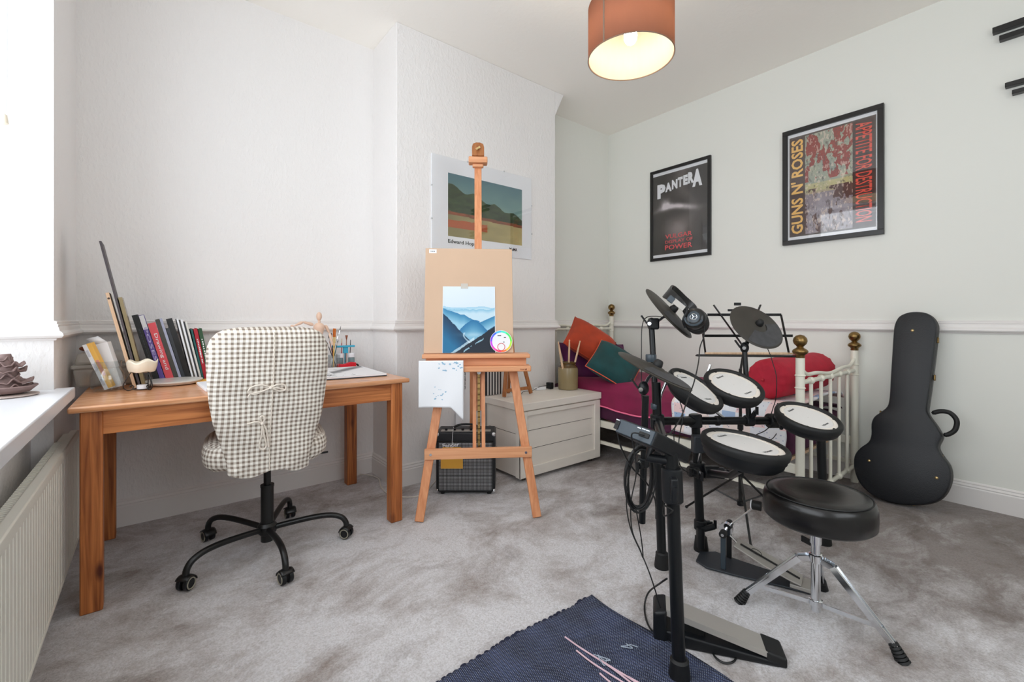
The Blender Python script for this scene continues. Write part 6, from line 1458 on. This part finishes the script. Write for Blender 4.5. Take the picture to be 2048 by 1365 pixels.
MB().tube([kq(0.195, 0, 0.0885)+V((0.018*math.cos(a), 0.018*math.sin(a), -0.018*math.cos(a)*0.30*kd.x+0.006*math.sin(a)))+UP*0.006 for a in [2*PI*k/24 for k in range(24)]], 0.0012, 6, closed=True).out('badge_ring', 'rubber', fb)
MB().b2((-0.04, -0.042, 0.0), (0.03, 0.042, 0.014), frame(kq(0.355, 0, 0.012), kd, ks, UP)).out('heel_plate', 'alu', kp, bevel=0.002)
MB().tube([kq(0.085, 0.0, 0.140), kq(0.12, 0.0, 0.112)], 0.004, 6).out('chain', 'chrome', kp)
MB().tube([kq(0.08, 0.07, 0.150), kq(0.085, 0.072, 0.05)], 0.0045, 10).out('spring', 'chrome', kp)
# ------------------------------------------------------------------ hi-hat controller pedal
f0, f1 = V((1.312, 0.858, 0)), V((1.508, 0.572, 0)); fd_ = (f1-f0).normalized(); fs_ = V((-fd_.y, fd_.x, 0)); fs_ = fs_ if fs_.dot(RT) > 0 else -fs_
hc_ = thing('hi_hat_pedal', 'long silver-topped hi-hat control pedal lying on the carpet by the front post', 'pedal', (f0+f1)/2)
Lh = (f1-f0).length
def hq(al, sd, z_): return f0+fd_*al+fs_*sd+UP*z_
def wedge(a0, a1, s0, s1, z00, z01, z10, z11):
    vs = [hq(a0, s0, z00), hq(a0, s1, z00), hq(a1, s1, z10), hq(a1, s0, z10), hq(a0, s0, z01), hq(a0, s1, z01), hq(a1, s1, z11), hq(a1, s0, z11)]
    return MB().add(vs, [(0, 3, 2, 1), (4, 5, 6, 7), (0, 1, 5, 4), (1, 2, 6, 5), (2, 3, 7, 6), (3, 0, 4, 7)])
wedge(0.0, Lh, -0.045, 0.045, 0.001, 0.050, 0.001, 0.016).out('pedal_base', 'plastic', hc_, bevel=0.006, seg=3)
wedge(-0.02, 0.022, -0.052, 0.052, 0.001, 0.105, 0.001, 0.115).out('toe_block', 'plastic', hc_, bevel=0.010, seg=3)
wedge(0.02, Lh-0.035, -0.040, 0.040, 0.108, 0.114, 0.034, 0.040).out('treadle', 'alu', hc_, bevel=0.002)
wedge(0.02, Lh-0.035, -0.0425, -0.0395, 0.095, 0.115, 0.024, 0.041).out('treadle_lip', 'alu', hc_)
wedge(Lh-0.040, Lh+0.018, -0.044, 0.044, 0.001, 0.044, 0.001, 0.030).out('heel_cap', 'rubber', hc_, bevel=0.006, seg=3)
wedge(0.06, 0.14, -0.02, 0.02, 0.03, 0.085, 0.03, 0.06).out('hinge_spring', 'rubber', hc_, bevel=0.004)
# ================================================================== MUSIC STAND
ms = thing('music_stand', 'folding black wire music stand behind the right-hand cymbal', 'music stand', (2.337, 1.059, 0))
sc0 = V((2.337, 1.059, 0)); dS = sc0.x*FW.x+sc0.y*FW.y
MB().cyl(sc0+UP*0.10, sc0+UP*0.80+FW*0.0, 0.0075, n=12).cyl(sc0+UP*0.10, sc0+UP*0.50, 0.0095, n=12).out('stem', 'black', ms)
for fx, fy in ((2.552, 0.912), (2.315, 1.343), (2.145, 0.925)):
    f_ = V((fx, fy, 0.008)); j_ = sc0+UP*0.265
    l_ = MB().cyl(f_, j_, 0.0055, n=8).out('leg', 'black', ms); MB().sphere(f_+UP*0.0, 0.008, 10).out('foot_tip', 'rubber', l_)
    MB().cyl(sc0+UP*0.115, f_.lerp(j_, 0.55), 0.004, n=8).out('brace', 'black', ms)
for z_ in (0.265, 0.115): MB().cyl(sc0+UP*(z_-0.012), sc0+UP*(z_+0.012), 0.016, n=14).out('joint_collar', 'plastic', ms)
MB().cyl(sc0+UP*0.49, sc0+UP*0.515, 0.014, n=14).out('joint_collar', 'plastic', ms)
dd = 2.39
def mq(px, py, d_=dd): return P(px, py, d_)
dt = dd+0.05
MB().cyl(sc0+UP*0.79, mq(1486, 712), 0.006, n=10).cyl(mq(1486, 714), mq(1487, 688, 2.40), 0.006, n=10).out('tilt_link', 'black', ms)
MB().beam(mq(1393, 712), mq(1592, 714), 0.006, 0.030, up=FW).out('shelf_bar', 'black', ms)
MB().beam(mq(1393, 710, dd-0.03), mq(1592, 712, dd-0.03), 0.005, 0.005, up=FW).out('shelf_lip', 'black', ms)
MB().beam(mq(1408, 672, 2.41), mq(1585, 672, 2.41), 0.006, 0.014).out('cross_wire', 'black', ms)
MB().beam(mq(1415, 630, dt), mq(1562, 630, dt), 0.006, 0.014).out('cross_wire', 'black', ms)
MB().beam(mq(1562, 630, dt), mq(1578, 708), 0.005, 0.012, up=FW).out('side_wire', 'black', ms)
MB().beam(mq(1402, 640, dt), mq(1411, 708), 0.005, 0.012, up=FW).out('side_wire', 'black', ms)
MB().beam(mq(1427, 610, dt), mq(1484, 690, 2.40), 0.005, 0.012, up=FW).out('brace_wire', 'black', ms)
MB().beam(mq(1521, 610, dt), mq(1490, 690, 2.40), 0.005, 0.012, up=FW).out('brace_wire', 'black', ms)
MB().b2((-0.028, -0.003, -0.006), (0.028, 0.003, 0.006), frame(mq(1466, 621, dt-0.01), RT, FW, UP)).out('page_clip', 'plastic', ms)
MB().b2((-0.018, -0.003, -0.004), (0.018, 0.003, 0.012), frame(mq(1475, 610, dt-0.01), RT, FW, UP)).out('page_clip', 'plastic', ms)
for k, (x0_, x1_, y_, lab) in enumerate(((1411, 1500, 707, 'wooden drumstick lying on the left half of the music stand shelf'), (1494, 1590, 708, 'wooden drumstick lying on the right half of the music stand shelf'))):
    a, e = P(x0_, y_, dd-0.012), P(x1_, y_+1, dd-0.012)
    a.z = e.z = mq(1500, 712).z+0.012
    t = MB().tube([a, a.lerp(e, 0.8), a.lerp(e, 0.93), a.lerp(e, 0.97), e], [0.0075, 0.0072, 0.0050, 0.0062, 0.003], 10).out('drumstick', 'stick'); tag(t, lab, 'drumstick')
# ================================================================== CABLES
def cable(name, lab, pts, r_=0.0025, m='cable', k=8):
    t = MB().tube(spline(pts, k), r_, 6).out(name, m); return tag(t, lab, 'cable')
cable('headphone_cable', 'long thin cable curving down from the headphones to the sound module', [P(1408, 648, 1.84), P(1408, 672, 1.82), P(1400, 695, 1.80), P(1397, 725, 1.68), P(1388, 765, 1.57), P(1375, 800, 1.50), P(1362, 835, 1.42), P(1345, 862, 1.36), P(1332, 872, 1.33)], 0.0022)
cable('cymbal_cable', 'thin cable looping off the highest cymbal down past its left side', [P(1330, 636, 2.0), P(1312, 633, 1.96), P(1292, 636, 1.93), P(1284, 655, 1.90), P(1283, 700, 1.88), P(1283, 735, 1.87), P(1284, 800, 1.85), P(1296, 845, 1.87)], 0.0020)
cable('cymbal_cable', 'thin cable dropping from the right-hand cymbal to the rack', [cR-nR*0.03+RT*0.02, P(1537, 702, 2.10), P(1545, 725, 2.06), P(1553, 755, 2.04), P(1552, 795, 2.04), P(1545, 820, 2.05), P(1540, 836, 2.05)], 0.0020)
cable('module_cable', 'cable from the left corner of the sound module falling to the coil', [mp(0.132, -0.004, 0.02), P(1236, 872, 1.36), P(1246, 905, 1.42), P(1266, 938, 1.52), P(1292, 965, 1.55), P(1310, 1000, 1.60), P(1312, 1038, 1.66)], 0.0028)
cable('module_cable', 'cable from the wide socket of the sound module hanging straight down in a twist', [mp(0.03, -0.006, 0.023), P(1264, 868, 1.27), P(1268, 900, 1.30), P(1272, 950, 1.42), P(1262, 1005, 1.52), P(1264, 1060, 1.52), P(1280, 1100, 1.52), P(1286, 1115, 1.52), P(1282, 1075, 1.52), P(1272, 1020, 1.52)], 0.0022)
cable('pedal_cable', 'long thin cable running down past the front post to the silver pedal', [P(1257, 950, 1.50), P(1253, 1010, 1.50), P(1262, 1060, 1.50), P(1283, 1108, 1.48), P(1300, 1150, 1.46), P(1316, 1200, 1.46), P(1326, 1240, 1.455), hq(0.0, -0.05, 0.03)], 0.0022)
coil = MB(); random.seed(2); ccx = P(1280, 958, 1.53)
pts = []
for k in range(7*24):
    a = 2*PI*k/24; lp = k/24; rx_ = (26+4.5*math.sin(lp*2.3))*1.53/FPX; ry_ = (63+6*math.cos(lp*1.7))*1.53/FPX
    pts.append(ccx+RT*(rx_*math.cos(a)+0.010*math.sin(a)*0.6)+UP*(ry_*math.sin(a))+FW*(0.004*(lp-3)+0.003*math.sin(lp*5)))
t = coil.tube(pts, 0.0030, 6).out('coiled_cable', 'cable'); tag(t, 'thick coil of black cable hung on the left of the drum rack', 'cable')
cable('rack_cable', 'cable sagging under the drum rack crossbar beside the second post', [P(1352, 845, 1.93), P(1348, 880, 1.93), P(1360, 930, 1.93), P(1375, 945, 1.95), P(1392, 950, 1.97)], 0.0022)
cable('rack_cable', 'cable running from the steep pad under the crossbar', [cD-V(nD)*0.06, P(1357, 790, 1.92), P(1366, 830, 1.90), P(1358, 880, 1.90), P(1358, 935, 1.93)], 0.0022)
cable('rack_cable', 'pair-like cable dangling below the clamp left of the right-hand pad', [P(1550, 845, 2.02), P(1530, 862, 2.0), P(1512, 872, 1.98), P(1540, 880, 1.98), P(1553, 868, 2.0)], 0.0020)
zf = 0.006
cable('floor_cable', 'cable looping over the carpet around the foot of the front post', [P(1334, 1158, 1.47), P(1322, 1166, 1.50), Pz(1297, 1186, 0.05), Pz(1289, 1215, zf), Pz(1296, 1250, zf), Pz(1318, 1275, zf), Pz(1345, 1287, zf), Pz(1385, 1293, zf), Pz(1424, 1292, zf), Pz(1428, 1312, zf), Pz(1446, 1326, zf), Pz(1466, 1325, zf), Pz(1472, 1312, zf), Pz(1458, 1298, zf), Pz(1436, 1290, zf+0.004), Pz(1424, 1284, zf)], 0.0032)
cable('case_cable', 'short black cable loop hugging the thick front post', [onl(L1b, L1t, 0.50)-RT*0.025, P(1346, 1022, 1.28), P(1328, 1032, 1.32), P(1330, 1005, 1.36), P(1346, 998, 1.36)], 0.0025)
